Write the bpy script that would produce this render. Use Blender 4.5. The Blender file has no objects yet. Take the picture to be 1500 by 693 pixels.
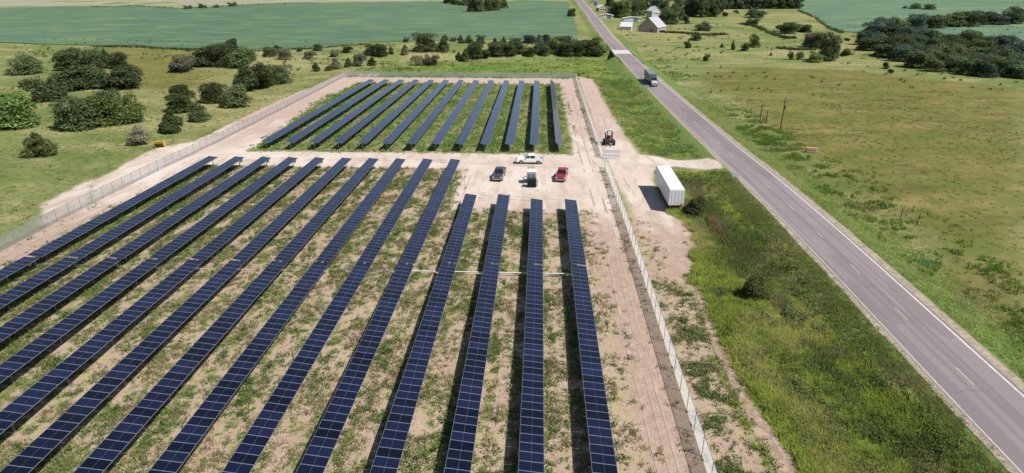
import bpy, bmesh, math, random
import numpy as np
from mathutils import Vector, Matrix, Euler, geometry
random.seed(7); rng = np.random.default_rng(11)
S = bpy.context.scene; C = S.collection
R = math.radians

# ------------------------------------------------------------------ camera model
CAMZ = 37.5; TH = math.atan(398.5/950); PS = R(2.4); F = 950.0
def ray(x, y):
    u = (x-750)/F; v = (346.5-y)/F; c, s = math.cos(TH), math.sin(TH)
    fh = c+v*s; up = -s+v*c
    return (-math.sin(PS)*fh+math.cos(PS)*u, math.cos(PS)*fh+math.sin(PS)*u, up)

# ------------------------------------------------------------------ noise + terrain
_perm = rng.random((256, 256))
def vnoise(x, y):
    x = np.asarray(x, float); y = np.asarray(y, float)
    xi = np.floor(x).astype(int); yi = np.floor(y).astype(int)
    fx = x-xi; fy = y-yi; fx = fx*fx*(3-2*fx); fy = fy*fy*(3-2*fy)
    a = _perm[xi & 255, yi & 255]; b = _perm[(xi+1) & 255, yi & 255]
    c = _perm[xi & 255, (yi+1) & 255]; d = _perm[(xi+1) & 255, (yi+1) & 255]
    return (a*(1-fx)+b*fx)*(1-fy)+(c*(1-fx)+d*fx)*fy
def fbm(x, y, o=3):
    r = 0; a = .5; t = 0
    x = np.asarray(x, float); y = np.asarray(y, float)
    for i in range(o):
        r = r+a*vnoise(x*2**i+17*i, y*2**i+31*i); t += a; a *= .5
    return r/t
def sst(a, b, x):
    t = np.clip((np.asarray(x, float)-a)/(b-a), 0, 1); return t*t*(3-2*t)
_ty = np.array([-4000, 30, 84, 100, 126, 143, 190, 245, 300, 346, 430, 485, 550, 680, 800, 1000, 1500, 6000.])
_th = np.array([0, 0, -.3, -.55, -1.2, -1.95, -3.1, -4.2, -5.0, -5.4, -5.6, -4.6, -3.0, -1.4, 0, 3, 7, 9.])
_fy = np.arange(-100, 2000, 4.0); _fh = np.interp(_fy, _ty, _th)
_k = np.ones(5)/5; _fh = np.convolve(np.pad(_fh, 2, mode='edge'), _k, 'valid')
def trend(y): return np.interp(y, _fy, _fh)
def road_x(y): return np.interp(y, [-500, 50, 120, 400, 6000], [41.6, 41.7, 42.4, 42.6, 42.8])
BRY = 346.0
def H(x, y):
    x = np.asarray(x, float); y = np.asarray(y, float)
    h = trend(y)
    d = np.abs(x-road_x(y))
    far = sst(255, 420, y)+sst(85, 160, np.abs(x))
    far = np.clip(far, 0, 1)*sst(6, 40, d)
    h = h+far*((fbm(x/150+3, y/150+9, 2)-.5)*5.0+(fbm(x/40, y/40, 2)-.5)*1.2)
    h = h+sst(18, 24, x)*sst(5, 9, d)*(fbm(x/6, y/6, 2)-.5)*.35
    left = sst(-79, -86, x)
    h = h+left*(fbm(x/14, y/14, 2)-.5)*.7
    # ditches beside the road, except at the driveway
    dr = 1-np.exp(-((y-131)/7.0)**2)
    h = h-.75*np.exp(-((x-30.0)/3.6)**2)*dr*(1-sst(330, 380, y))
    h = h-.6*np.exp(-((x-54.5)/3.2)**2)*(1-sst(330, 380, y))
    # creek
    cy = BRY+10*np.sin(x/60.0)-10*np.sin(.7)
    cr = np.exp(-((y-cy)/11.0)**2)*(1-sst(60, 200, np.abs(x-40))*.5)
    # road bank
    bank = 1-sst(5.3, 9.0, d)
    bank = bank*(1-np.exp(-((y-BRY)/11.0)**4))
    h = h-3.0*cr*(1-bank)
    h = h*(1-bank)+(trend(y)+.70)*bank
    return h
def hz(x, y): return float(H(x, y))
def W(px, py, up=0.0):
    """point on the terrain (or 'up' metres above it) seen at photo pixel px,py"""
    d = ray(px, py); z = 0.0
    for i in range(60):
        t = (z+up-CAMZ)/d[2]; nz = hz(d[0]*t, d[1]*t)
        if abs(nz-z) < .005: break
        z = z+(nz-z)*.6
    return Vector((d[0]*t, d[1]*t, z))
def height_to(p, py):
    """height above p of the pixel row py"""
    dist = math.cos(PS)*p.y-math.sin(PS)*p.x
    v = (346.5-py)/F; c, s = math.cos(TH), math.sin(TH)
    return CAMZ+dist*(-s+v*c)/(c+v*s)-p.z

# ------------------------------------------------------------------ materials
def lin(c):
    c = c/255.0; return c/12.92 if c <= .04045 else ((c+.055)/1.055)**2.4
K = 1.55
def P(r, g, b, k=None):           # base colour from the colour a sunlit surface shows
    k = k or K; return (lin(r)/k, lin(g)/k, lin(b)/k, 1)
class NT:
    def __init__(s, name, rough=.8, spec=.3, metal=0.0):
        s.m = bpy.data.materials.new(name); s.m.use_nodes = True; s.t = s.m.node_tree
        s.b = s.t.nodes['Principled BSDF']; s.b.inputs['Roughness'].default_value = rough
        s.b.inputs['Specular IOR Level'].default_value = spec; s.b.inputs['Metallic'].default_value = metal
        s.co = s.n('ShaderNodeTexCoord')
    def n(s, t, **k):
        q = s.t.nodes.new(t)
        for a, v in k.items(): setattr(q, a, v)
        return q
    def l(s, a, b): s.t.links.new(a, b)
    def noise(s, scale, detail=4, rough=.6, sx=1, sy=1, sz=1, dist=0):
        mp = s.n('ShaderNodeMapping'); mp.inputs['Scale'].default_value = (sx, sy, sz)
        s.l(s.co.outputs['Object'], mp.inputs[0])
        q = s.n('ShaderNodeTexNoise'); q.inputs['Scale'].default_value = scale
        q.inputs['Detail'].default_value = detail; q.inputs['Roughness'].default_value = rough
        q.inputs['Distortion'].default_value = dist
        s.l(mp.outputs[0], q.inputs['Vector']); return q.outputs['Fac']
    def ramp(s, fac, a, b):
        q = s.n('ShaderNodeMapRange'); q.interpolation_type = 'SMOOTHSTEP'
        q.inputs['From Min'].default_value = a; q.inputs['From Max'].default_value = b
        s.l(fac, q.inputs['Value']); return q.outputs[0]
    def math(s, op, a, b=None):
        q = s.n('ShaderNodeMath', operation=op)
        for i, v in enumerate((a, b)):
            if v is None: continue
            if hasattr(v, 'links'): s.l(v, q.inputs[i])
            else: q.inputs[i].default_value = v
        return q.outputs[0]
    def mix(s, fac, a, b):
        q = s.n('ShaderNodeMix', data_type='RGBA')
        for v, i in ((fac, 0), (a, 6), (b, 7)):
            if hasattr(v, 'links'): s.l(v, q.inputs[i])
            else: q.inputs[i].default_value = v
        return q.outputs[2]
    def col(s, c):
        if hasattr(c, 'links'): s.l(c, s.b.inputs['Base Color'])
        else: s.b.inputs['Base Color'].default_value = c
    def bump(s, h, dist=.05, st=.6):
        q = s.n('ShaderNodeBump'); q.inputs['Strength'].default_value = st; q.inputs['Distance'].default_value = dist
        s.l(h, q.inputs['Height']); s.l(q.outputs[0], s.b.inputs['Normal'])
    def attr(s, name):
        q = s.n('ShaderNodeAttribute'); q.attribute_name = name; return q
_mc = {}
def plain(name, c, rough=.6, spec=.4, metal=0, var=.12, scale=3.0):
    if name in _mc: return _mc[name]
    t = NT(name, rough, spec, metal)
    d = tuple(v*(1-var*2) for v in c[:3])+(1,)
    t.col(t.mix(t.ramp(t.noise(scale, 5), .35, .7), d, c))
    _mc[name] = t.m; return t.m

def ground_mat():
    t = NT('ground_cover', .95, .1)
    A = t.attr('ma'); B = t.attr('mb')
    sa = t.n('ShaderNodeSeparateColor'); sb = t.n('ShaderNodeSeparateColor')
    t.l(A.outputs['Color'], sa.inputs[0]); t.l(B.outputs['Color'], sb.inputs[0])
    nL = t.noise(.012, 5, .6); nM = t.noise(.07, 6, .65); nS = t.noise(.9, 6, .7); nF = t.noise(4.5, 4, .7); nP = t.noise(.28, 5, .65, 1.25, .6)
    def mask(src, amt=.7, w=.12):
        v = t.math('ADD', src, t.math('MULTIPLY', t.math('SUBTRACT', nM, .5), amt*.8))
        v = t.math('ADD', v, t.math('MULTIPLY', t.math('SUBTRACT', nS, .5), amt))
        return t.ramp(v, .5-w, .5+w)
    # open pasture
    past = t.mix(t.ramp(nM, .35, .65), P(116, 132, 70), P(146, 150, 94))
    past = t.mix(t.ramp(nL, .45, .62), past, P(170, 162, 112)); past = t.mix(t.math('MULTIPLY', t.ramp(t.noise(.035, 5, .6, 1, 2.2), .5, .62), .8), past, P(180, 170, 124))
    past = t.mix(t.ramp(nS, .42, .72), past, P(94, 112, 56))
    dry = t.mix(t.ramp(nM, .4, .62), P(126, 126, 66), P(150, 138, 84)); dry = t.mix(t.math('MULTIPLY', t.ramp(t.noise(.075, 6, .7, .45, 1.6, 1, .4), .5, .64), .8), dry, P(98, 104, 50)); dry = t.mix(t.math('MULTIPLY', t.ramp(t.noise(.03, 5, .7, .5, 1.7), .52, .64), .7), dry, P(166, 150, 100))
    dry = t.mix(t.math('MULTIPLY', t.ramp(t.noise(.05, 6, .7, 1, 1.8, 1, .6), .48, .62), .75), dry, P(116, 128, 62))
    dry = t.mix(t.ramp(nP, .48, .72), dry, P(106, 114, 54))
    dry = t.mix(t.ramp(nF, .45, .75), dry, P(92, 94, 46))
    c = t.mix(mask(sb.outputs[0], .5, .3), past, dry)
    lush = t.mix(t.ramp(nM, .4, .6), P(116, 138, 60), P(144, 160, 80))
    lush = t.mix(t.ramp(nS, .4, .7), lush, P(78, 100, 42))
    lush = t.mix(t.ramp(nP, .55, .75), lush, P(136, 140, 84))
    c = t.mix(mask(sa.outputs[2], .5, .2), c, lush)
    mown = t.mix(t.ramp(nS, .35, .7), P(124, 144, 80), P(104, 126, 62))
    mown = t.mix(t.ramp(nM, .55, .75), mown, P(140, 154, 94))
    mown = t.mix(t.math('MULTIPLY', t.ramp(nF, .45, .75), .7), mown, P(86, 112, 50)); mown = t.mix(t.ramp(nP, .52, .7), mown, P(128, 140, 74))
    c = t.mix(mask(sb.outputs[1], .45, .2), c, mown)
    # soil between the solar rows
    soil = t.mix(t.ramp(nM, .35, .65), P(202, 179, 158), P(190, 163, 147))
    soil = t.mix(t.ramp(nS, .5, .75), soil, P(220, 204, 180))
    soil = t.mix(t.ramp(nF, .5, .8), soil, P(150, 126, 104))
    wd = t.mix(t.ramp(nF, .4, .65), P(152, 150, 100), P(102, 118, 64))
    wd = t.mix(t.ramp(nS, .5, .65), wd, P(88, 110, 54))
    wm = t.math('ADD', t.math('MULTIPLY', nP, .7), t.math('MULTIPLY', nS, .5))
    wm = t.math('ADD', wm, t.math('MULTIPLY', t.math('SUBTRACT', sb.outputs[2], .5), .5))
    soil = t.mix(t.ramp(t.noise(2.2, 5, .75), .52, .66), soil, P(128, 108, 82)); soil = t.mix(t.math('MULTIPLY', t.ramp(t.noise(.55, 5, .7, 1, 1, 1, .5), .46, .62), .7), soil, P(190, 176, 128))
    aw = t.mix(t.ramp(wm, .60, .70), soil, wd)
    c = t.mix(mask(sa.outputs[1], .3, .15), c, aw)
    # bare yard
    ys = t.noise(.5, 5, .6, 1, .25); 
    yard = t.mix(t.ramp(nM, .35, .65), P(236, 221, 207), P(222, 203, 187))
    yard = t.mix(t.ramp(ys, .45, .7), yard, P(208, 187, 169))
    yard = t.mix(t.ramp(nF, .55, .85), yard, P(176, 152, 136))
    yy = t.n('ShaderNodeSeparateXYZ'); t.l(t.co.outputs['Object'], yy.inputs[0])
    near = t.math('ADD', yy.outputs[1], t.math('MULTIPLY', t.math('SUBTRACT', nP, .5), 60.0))
    brn = t.mix(t.ramp(nS, .35, .7), P(200, 176, 157), P(180, 154, 137)); brn = t.mix(t.ramp(nF, .5, .8), brn, P(160, 136, 119))
    yard = t.mix(t.ramp(near, 112, 84), yard, brn)
    far_ = t.math('ADD', yy.outputs[1], t.math('MULTIPLY', t.math('SUBTRACT', nM, .5), 120.0))
    yard = t.mix(t.math('MULTIPLY', t.ramp(far_, 145, 185), .75), yard, P(198, 171, 158))
    c = t.mix(mask(sa.outputs[0], .55, .14), c, yard)
    t.col(c)
    hgt = t.math('ADD', nS, t.math('MULTIPLY', nF, .5))
    t.bump(hgt, .22, .8)
    return t.m

def foliage(name, c1, c2, c3=None, trans=.25):
    t = NT(name, .75, .2)
    at = t.attr('tint'); oi = t.n('ShaderNodeObjectInfo')
    r = t.n('ShaderNodeSeparateColor'); t.l(at.outputs['Color'], r.inputs[0])
    c = t.mix(r.outputs[0], c1, c2)
    if c3: c = t.mix(t.ramp(r.outputs[1], .55, .95), c, c3)
    h = t.n('ShaderNodeHueSaturation')
    mr = t.n('ShaderNodeMapRange'); mr.inputs['To Min'].default_value = .68; mr.inputs['To Max'].default_value = 1.5
    m2 = t.n('ShaderNodeMapRange'); m2.inputs['To Min'].default_value = .475; m2.inputs['To Max'].default_value = .515; t.l(t.math('FRACT', t.math('MULTIPLY', oi.outputs['Random'], 7.3)), m2.inputs[0]); t.l(m2.outputs[0], h.inputs['Hue'])
    t.l(oi.outputs['Random'], mr.inputs[0]); t.l(mr.outputs[0], h.inputs['Value']); t.l(c, h.inputs['Color'])
    t.l(h.outputs[0], t.b.inputs['Base Color'])
    tr = t.n('ShaderNodeBsdfTranslucent'); t.l(h.outputs[0], tr.inputs[0])
    mx = t.n('ShaderNodeMixShader'); mx.inputs[0].default_value = trans
    t.l(t.b.outputs[0], mx.inputs[1]); t.l(tr.outputs[0], mx.inputs[2])
    t.l(mx.outputs[0], t.t.nodes['Material Output'].inputs[0]); return t.m

# ------------------------------------------------------------------ mesh helpers
def link(name, me, parent=None):
    o = bpy.data.objects.new(name, me); C.objects.link(o)
    if parent is not None: o.parent = parent
    return o
def tag(o, label=None, cat=None, group=None, kind=None):
    if label: o['label'] = label
    if cat: o['category'] = cat
    if group: o['group'] = group
    if kind: o['kind'] = kind
    return o
def thing(name, label, cat, loc=(0, 0, 0), rz=0, group=None):
    o = bpy.data.objects.new(name, None); C.objects.link(o); o.empty_display_size = .3
    o.location = loc; o.rotation_euler = (0, 0, rz); return tag(o, label, cat, group)
class MB:
    def __init__(s): s.v = []; s.f = []; s.mi = []
    def add(s, vs, fs, mi=0):
        b = len(s.v); s.v += [tuple(v) for v in vs]; s.f += [tuple(b+i for i in f) for f in fs]; s.mi += [mi]*len(fs); return s
    def box(s, c, d, mi=0, top=(1, 1), M=None, shift=(0, 0)):
        x, y, z = c; a, b, h = d[0]/2, d[1]/2, d[2]/2; vs = []
        for sz in (-1, 1):
            kx, ky = top if sz > 0 else (1, 1); ox, oy = shift if sz > 0 else (0, 0)
            for sx, sy in ((-1, -1), (1, -1), (1, 1), (-1, 1)):
                vs.append(Vector((x+sx*a*kx+ox, y+sy*b*ky+oy, z+sz*h)))
        if M: vs = [M @ v for v in vs]
        return s.add(vs, [(3, 2, 1, 0), (4, 5, 6, 7), (0, 1, 5, 4), (1, 2, 6, 5), (2, 3, 7, 6), (3, 0, 4, 7)], mi)
    def tube(s, p, q, r, r2=None, n=10, mi=0):
        p, q = Vector(p), Vector(q); r2 = r if r2 is None else r2
        d = (q-p).normalized(); u = d.orthogonal().normalized(); w = d.cross(u); vs = []
        for c, rr in ((p, r), (q, r2)):
            for i in range(n):
                a = 2*math.pi*i/n; vs.append(c+(u*math.cos(a)+w*math.sin(a))*rr)
        fs = [(i, (i+1) % n, n+(i+1) % n, n+i) for i in range(n)]+[tuple(range(n))[::-1], tuple(range(n, 2*n))]
        return s.add(vs, fs, mi)
    def prism(s, prof, w0, w1=None, mi=0):
        """side profile (x,z) extruded across y; w may be a function of z"""
        f = w0 if callable(w0) else (lambda z: w0)
        n = len(prof); vs = [(x, -f(z), z) for x, z in prof]+[(x, f(z), z) for x, z in prof]
        fs = [tuple(range(n)), tuple(range(n, 2*n))[::-1]]+[((i+1) % n, i, n+i, n+(i+1) % n) for i in range(n)]
        return s.add(vs, fs, mi)
    def quad(s, a, b, c, d, mi=0): return s.add([a, b, c, d], [(0, 1, 2, 3)], mi)
    def build(s, name, mats, parent=None, bevel=0, smooth=False, loc=None):
        me = bpy.data.meshes.new(name); me.from_pydata([tuple(v) for v in s.v], [], s.f)
        mats = mats if isinstance(mats, (list, tuple)) else [mats]
        for m in mats: me.materials.append(m)
        me.polygons.foreach_set('material_index', s.mi)
        if smooth: me.polygons.foreach_set('use_smooth', [True]*len(s.f))
        bm = bmesh.new(); bm.from_mesh(me); bmesh.ops.recalc_face_normals(bm, faces=bm.faces)
        if bevel:
            bmesh.ops.bevel(bm, geom=[e for e in bm.edges if len(e.link_faces) == 2 and e.calc_face_angle(0) > .5], offset=bevel, segments=2, affect='EDGES', clamp_overlap=True)
        bm.to_mesh(me); bm.free(); me.update()
        o = link(name, me, parent)
        if loc: o.location = loc
        return o
def np_mesh(name, V, Fa, mats, tint=None, mi=None):
    """V (n,3), Fa (m,k) with equal k; tint per face-group vertex"""
    me = bpy.data.meshes.new(name); n, (m, k) = len(V), Fa.shape
    me.vertices.add(n); me.vertices.foreach_set('co', V.astype(np.float32).ravel())
    me.loops.add(m*k); me.loops.foreach_set('vertex_index', Fa.astype(np.int32).ravel())
    me.polygons.add(m); me.polygons.foreach_set('loop_start', np.arange(0, m*k, k, dtype=np.int32))
    me.polygons.foreach_set('loop_total', np.full(m, k, dtype=np.int32))
    for mt in mats: me.materials.append(mt)
    if mi is not None: me.polygons.foreach_set('material_index', mi.astype(np.int32))
    me.update(calc_edges=True)
    if tint is not None: color_attr(me, 'tint', tint)
    return me
def color_attr(me, name, arr):
    a = me.color_attributes.new(name, 'FLOAT_COLOR', 'POINT')
    if arr.shape[1] == 3: arr = np.concatenate([arr, np.ones((len(arr), 1))], 1)
    a.data.foreach_set('color', arr.astype(np.float32).ravel())
def copy_thing(src, loc, rz=None, scale=None):
    r = src.copy(); C.objects.link(r); r.location = loc
    if rz is not None: r.rotation_euler = (0, 0, rz)
    if scale is not None: r.scale = scale
    for ch in list(src.children):
        c = ch.copy(); C.objects.link(c); c.parent = r
        for g in list(ch.children):
            d = g.copy(); C.objects.link(d); d.parent = c
    return r
def sdist(x, y, poly):
    """signed distance, positive inside"""
    x = np.asarray(x, float); y = np.asarray(y, float)
    best = np.full(x.shape, 1e18); ins = np.zeros(x.shape, bool); n = len(poly)
    for i in range(n):
        x0, y0 = poly[i][:2]; x1, y1 = poly[(i+1) % n][:2]
        dx, dy = x1-x0, y1-y0; L = dx*dx+dy*dy+1e-9
        t = np.clip(((x-x0)*dx+(y-y0)*dy)/L, 0, 1)
        best = np.minimum(best, (x-x0-t*dx)**2+(y-y0-t*dy)**2)
        cnd = ((y0 > y) != (y1 > y)); 
        with np.errstate(divide='ignore', invalid='ignore'):
            xi = (x1-x0)*(y-y0)/((y1-y0) if y1 != y0 else 1e-9)+x0
        ins ^= cnd & (x < xi)
    return np.where(ins, 1, -1)*np.sqrt(best)
def pix(*pts): return [tuple(W(a, b)[:2]) for a, b in pts]

# ------------------------------------------------------------------ layout of the site
NX = [5.45-5.62*k for k in range(14)]          # near block rows
FX = [4.6-5.6*k for k in range(13)]            # far block rows
NC, FC = 76.5, 193.6                            # drive lines
MP = 1.075                                      # module pitch
FENR = 13.9
enc = [(-75.5, 15), (FENR, 15), (14.4, 265), (-79, 265)]
yardpolys = [
    [(-14.5, 101.5), (8.2, 101.5), (9, 60), (9.2, 15), (13.9, 15), (14.3, 262), (7.5, 262), (8, 142), (-66, 141.5), (-75, 262), (-79, 262), (-75.5, 15), (-71.5, 15), (-70.5, 128), (-16, 128)],
    [(-79, 249), (14.4, 249), (14.4, 264), (-79, 264)],
    pix((846, 112), (868, 116), (903, 178), (935, 226), (985, 234), (1040, 232), (1060, 238), (1056, 247), (965, 243), (954, 262), (975, 300), (1010, 312), (1016, 345), (1018, 385), (1000, 420), (972, 400), (945, 345), (915, 290), (884, 225), (866, 170)),
    pix((134, 305), (134, 268), (175, 245), (228, 218), (285, 207), (380, 160), (500, 108), (560, 108), (430, 162), (330, 215), (280, 240), (200, 290)),
    pix((60, 330), (60, 300), (134, 262), (134, 320)),
]
lushp = pix((850, 95), (915, 100), (975, 160), (1042, 229), (985, 231), (940, 222), (906, 176), (872, 112))
lush2 = [(23, 124), (33, 126), (32.5, 20), (19.6, 20), (19.8, 62), (24.6, 85), (24.3, 96), (22.8, 104)]
lush3 = [(-79, 266), (10, 266), (36.5, 262), (36.5, 330), (-60, 300)]
softp = pix((985, 390), (1010, 380), (1040, 440), (1075, 530), (1150, 693), (1060, 693), (1000, 500))

ax = np.concatenate([-np.geomspace(3000, 130, 46)[:-1], np.arange(-130, 100, 1.15), np.geomspace(100, 3000, 52)])
ay = np.concatenate([-np.geomspace(400, 10, 14)[:-1]-0, np.arange(-10, 275, 1.15), np.arange(275, 500, 3.5), np.geomspace(500, 5000, 60)])
GX, GY = np.meshgrid(ax, ay); GX = GX.ravel(); GY = GY.ravel()
GZ = H(GX, GY)
def bl(s, w): return np.clip(.5+s/w*.5, 0, 1)
inside = sdist(GX, GY, enc)
m_soil = bl(inside, 2.0)
soilout = [(FENR, 15), (18.6, 15), (18.8, 60), (21, 95), (21, 102), (FENR, 102)]
m_soil = np.maximum(m_soil, bl(sdist(GX, GY, soilout), 3.5))
m_yard = np.zeros_like(GX)
for q in yardpolys: m_yard = np.maximum(m_yard, bl(sdist(GX, GY, q), 2.6))
pathp = pix((1010, 420), (1022, 420), (1052, 500), (1085, 560), (1140, 640), (1180, 700), (1150, 700), (1110, 640), (1070, 560), (1040, 500))
m_yard = np.maximum(m_yard, .85*bl(sdist(GX, GY, pathp), 1.0))
m_lush = np.maximum.reduce([bl(sdist(GX, GY, q), 5) for q in (lushp, lush2, lush3)])
dR = GX-road_x(GY)
m_mown = np.where((np.abs(dR) < 11.5) & (dR > 0), 1.0, 0)*bl(11-np.abs(dR), 3)+np.where(dR <= 0, 1, 0)*bl(9.0-np.abs(dR)+2.5*sst(160, 250, GY), 2)
m_mown = np.where(GY < 450, m_mown, m_mown*.5)
dryp = pix((1010, 112), (1090, 98), (1230, 102), (1330, 112), (1500, 130), (1500, 700), (1366, 360), (1190, 240), (1085, 150))
m_dry = np.maximum(bl(sdist(GX, GY, dryp), 8), bl(sdist(GX, GY, pix((134, 68), (280, 70), (330, 85), (300, 130), (210, 140), (134, 75))), 12)*.8)
m_dry = np.maximum(m_dry, bl(sdist(GX, GY, pix((150, 185), (230, 140), (420, 135), (500, 95), (640, 95), (640, 104), (510, 105), (330, 190), (200, 238), (134, 230))), 12)*.0)
m_wden = .5+.28*sst(135, 150, GY)-.10*bl(np.abs(GX-3)-9, 6)*0+(-.18*np.exp(-((GX-9)/8)**2)+.05*sst(-20, -60, GX))*(1-sst(130, 145, GY))
ma = np.stack([m_yard, m_soil, m_lush], 1); mb = np.stack([m_dry, m_mown, m_wden], 1)
nx, ny = len(ax), len(ay)
idx = np.arange(nx*ny).reshape(ny, nx)
Q = np.stack([idx[:-1, :-1], idx[:-1, 1:], idx[1:, 1:], idx[1:, :-1]], -1).reshape(-1, 4)
gm = np_mesh('ground', np.stack([GX, GY, GZ], 1), Q, [ground_mat()])
color_attr(gm, 'ma', ma); color_attr(gm, 'mb', mb)
gm.polygons.foreach_set('use_smooth', np.ones(len(Q), bool))
tag(link('ground', gm), kind='structure')

# ------------------------------------------------------------------ sheets (fields, road, tracks)
def sheet(name, poly, dz, step, mat, skirt=0.0, wob=0.0, kind='structure'):
    pts = []
    n = len(poly)
    for i in range(n):
        a = Vector(poly[i][:2]); b = Vector(poly[(i+1) % n][:2]); k = max(1, int((b-a).length/step))
        for j in range(k):
            p = a.lerp(b, j/k)
            if wob: p = p+Vector(((float(fbm(p.x/9, p.y/9))-.5)*wob, (float(fbm(p.x/9+50, p.y/9))-.5)*wob))
            pts.append(p)
    nb = len(pts); xs = [p.x for p in pts]; ys = [p.y for p in pts]
    gx, gy = np.meshgrid(np.arange(min(xs), max(xs), step*1.6), np.arange(min(ys), max(ys), step*1.6))
    gx = gx.ravel()+rng.uniform(-.2, .2, gx.size)*step; gy = gy.ravel()
    ok = sdist(gx, gy, pts) > step*.5
    allp = pts+[Vector((a, b)) for a, b in zip(gx[ok], gy[ok])]
    r = geometry.delaunay_2d_cdt(allp, [(i, (i+1) % nb) for i in range(nb)], [], 1, 1e-4)
    co, fs = r[0], r[2]
    zs = H([p.x for p in co], [p.y for p in co])
    m = MB(); m.add([(p.x, p.y, z+dz) for p, z in zip(co, zs)], [tuple(f) for f in fs])
    if skirt:
        for i in range(nb):
            a, b = pts[i], pts[(i+1) % nb]; za, zb = hz(a.x, a.y), hz(b.x, b.y)
            m.quad((a.x, a.y, za+dz), (b.x, b.y, zb+dz), (b.x, b.y, zb-.2), (a.x, a.y, za-.2))
    o = m.build(name, mat, smooth=True); tag(o, kind=kind); return o

def crop_mat(name, a, b, c, rowdir=(1, .05)):
    t = NT(name, .9, .15)
    n1 = t.noise(.006, 4, .55); n2 = t.noise(.03, 5, .6, 1, 3.5); n3 = t.noise(.5, 4, .6, 1, 3)
    k = t.mix(t.ramp(n1, .35, .65), a, b); k = t.mix(t.ramp(n2, .45, .7), k, c)
    k = t.mix(t.ramp(n3, .45, .8), k, tuple(v*.78 for v in b[:3])+(1,))
    wv = t.n('ShaderNodeTexWave'); wv.bands_direction = 'Y'; wv.inputs['Scale'].default_value = .035; wv.inputs['Distortion'].default_value = 5; wv.inputs['Detail'].default_value = 2; wv.inputs['Detail Scale'].default_value = .3
    t.l(t.co.outputs['Object'], wv.inputs['Vector']); k = t.mix(t.math('MULTIPLY', t.ramp(wv.outputs['Fac'], .8, 1.0), .3), k, tuple(v*.7 for v in b[:3])+(1,))
    n5 = t.noise(.02, 6, .7, 1, 1.6); k = t.mix(t.math('MULTIPLY', t.ramp(n5, .5, .66), .5), k, (c[0]*1.1, c[1]*.98, c[2]*.7, 1))
    t.col(k); t.bump(n3, .5, .5); return t.m
soy = crop_mat('soybean_leaves', P(100, 132, 104), P(90, 122, 96), P(126, 148, 106))
soy2 = crop_mat('soybean_leaves_pale', P(112, 142, 114), P(100, 132, 106), P(134, 156, 116))
tan = crop_mat('stubble', P(178, 172, 152), P(170, 168, 140), P(150, 158, 124))
sheet('soybean_field', pix((-150, 58), (40, 64), (134, 67), (200, 67), (280, 72), (360, 73), (450, 69), (540, 62), (640, 60), (760, 58), (846, 58), (845, 42), (838, 22), (832, 3), (750, 3), (640, 3), (540, 4), (430, 5), (330, 9), (262, 13), (200, 9), (134, 10), (-150, 14)), .45, 7, soy, skirt=1, wob=5)
sheet('stubble_field', pix((-150, 12), (134, 8.5), (200, 7.5), (262, 11), (330, 7.5), (430, 3.5), (540, 2.5), (832, 1.5), (832, -10), (400, -10), (-200, -10)), .12, 12, tan, skirt=1)
sheet('soybean_field', pix((1169, -12), (1171, 15), (1194, 26), (1214, 41), (1234, 47), (1290, 50), (1366, 58), (1560, 70), (1640, 20), (1560, -12)), .45, 8, soy2, skirt=1, wob=5)

def strip(name, mat, off0, off1, y0, y1, dz, step=4.0, wob=0, base=.74, dash=None):
    m = MB(); ys = []
    y = y0
    while y < y1: ys.append(y); y += step
    ys.append(y1); pv = None
    for i, y in enumerate(ys):
        c = float(road_x(y)); z = float(trend(y))+base+dz
        w0 = (float(fbm(y/3, off0*3))-.5)*wob; w1 = (float(fbm(y/3, off1*3+9))-.5)*wob
        cur = [(c+off0+w0, y, z), (c+off1+w1, y, z)]
        if pv: m.quad(pv[0], pv[1], cur[1], cur[0])
        pv = cur
    return tag(m.build(name, mat), kind='structure')
def asphalt():
    t = NT('asphalt', .9, .25)
    n1 = t.noise(.08, 4, .6, 1, .3); n2 = t.noise(3, 5, .7); n3 = t.noise(.45, 3, .5, 3.2, .02)
    c = t.mix(t.ramp(n1, .35, .65), P(164, 150, 150), P(152, 139, 140))
    c = t.mix(t.ramp(n3, .48, .62), c, P(140, 128, 130))
    c = t.mix(t.ramp(n2, .5, .8), c, P(130, 119, 121)); n4 = t.noise(.16, 2, .4, 1, .22); c = t.mix(t.math('MULTIPLY', t.ramp(n4, .60, .62), .5), c, P(132, 122, 124)); t.col(c); t.bump(n2, .01, .3); return t.m
M_ASPH = asphalt()
M_SHO = plain('gravel_shoulder', P(196, 180, 160), .95, .1, var=.18, scale=1.5)
M_WL = plain('road_paint', P(236, 232, 226), .7, .2, var=.12, scale=2)
M_YL = plain('faded_paint', P(206, 196, 176), .7, .2, var=.1, scale=2)
M_YLW = plain('worn_edge_paint', P(226, 222, 196), .7, .2, var=.15, scale=2)
M_CR = plain('crack_tar', P(134, 124, 127), .8, .2)
strip('gravel_shoulder', M_SHO, -4.35, 5.1, -120, 1500, 0, 3, .5)
strip('road', M_ASPH, -3.62, 4.0, -120, 1500, .012, 4)
strip('edge_line', M_YLW, -3.40, -3.27, -120, 1500, .02, 6)
strip('edge_line', M_WL, 3.42, 3.66, -120, 1500, .02, 6)
m = MB(); y = -20.0
while y < 420:
    c = float(road_x(y)); 
    for k in range(1): m.quad((c-.07, y, float(trend(y))+.762), (c+.07, y, float(trend(y))+.762), (float(road_x(y+3))+.07, y+3, float(trend(y+3))+.762), (float(road_x(y+3))-.07, y+3, float(trend(y+3))+.762))
    y += 12.2
tag(m.build('centre_line', M_YL), kind='structure')
m = MB(); 
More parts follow.
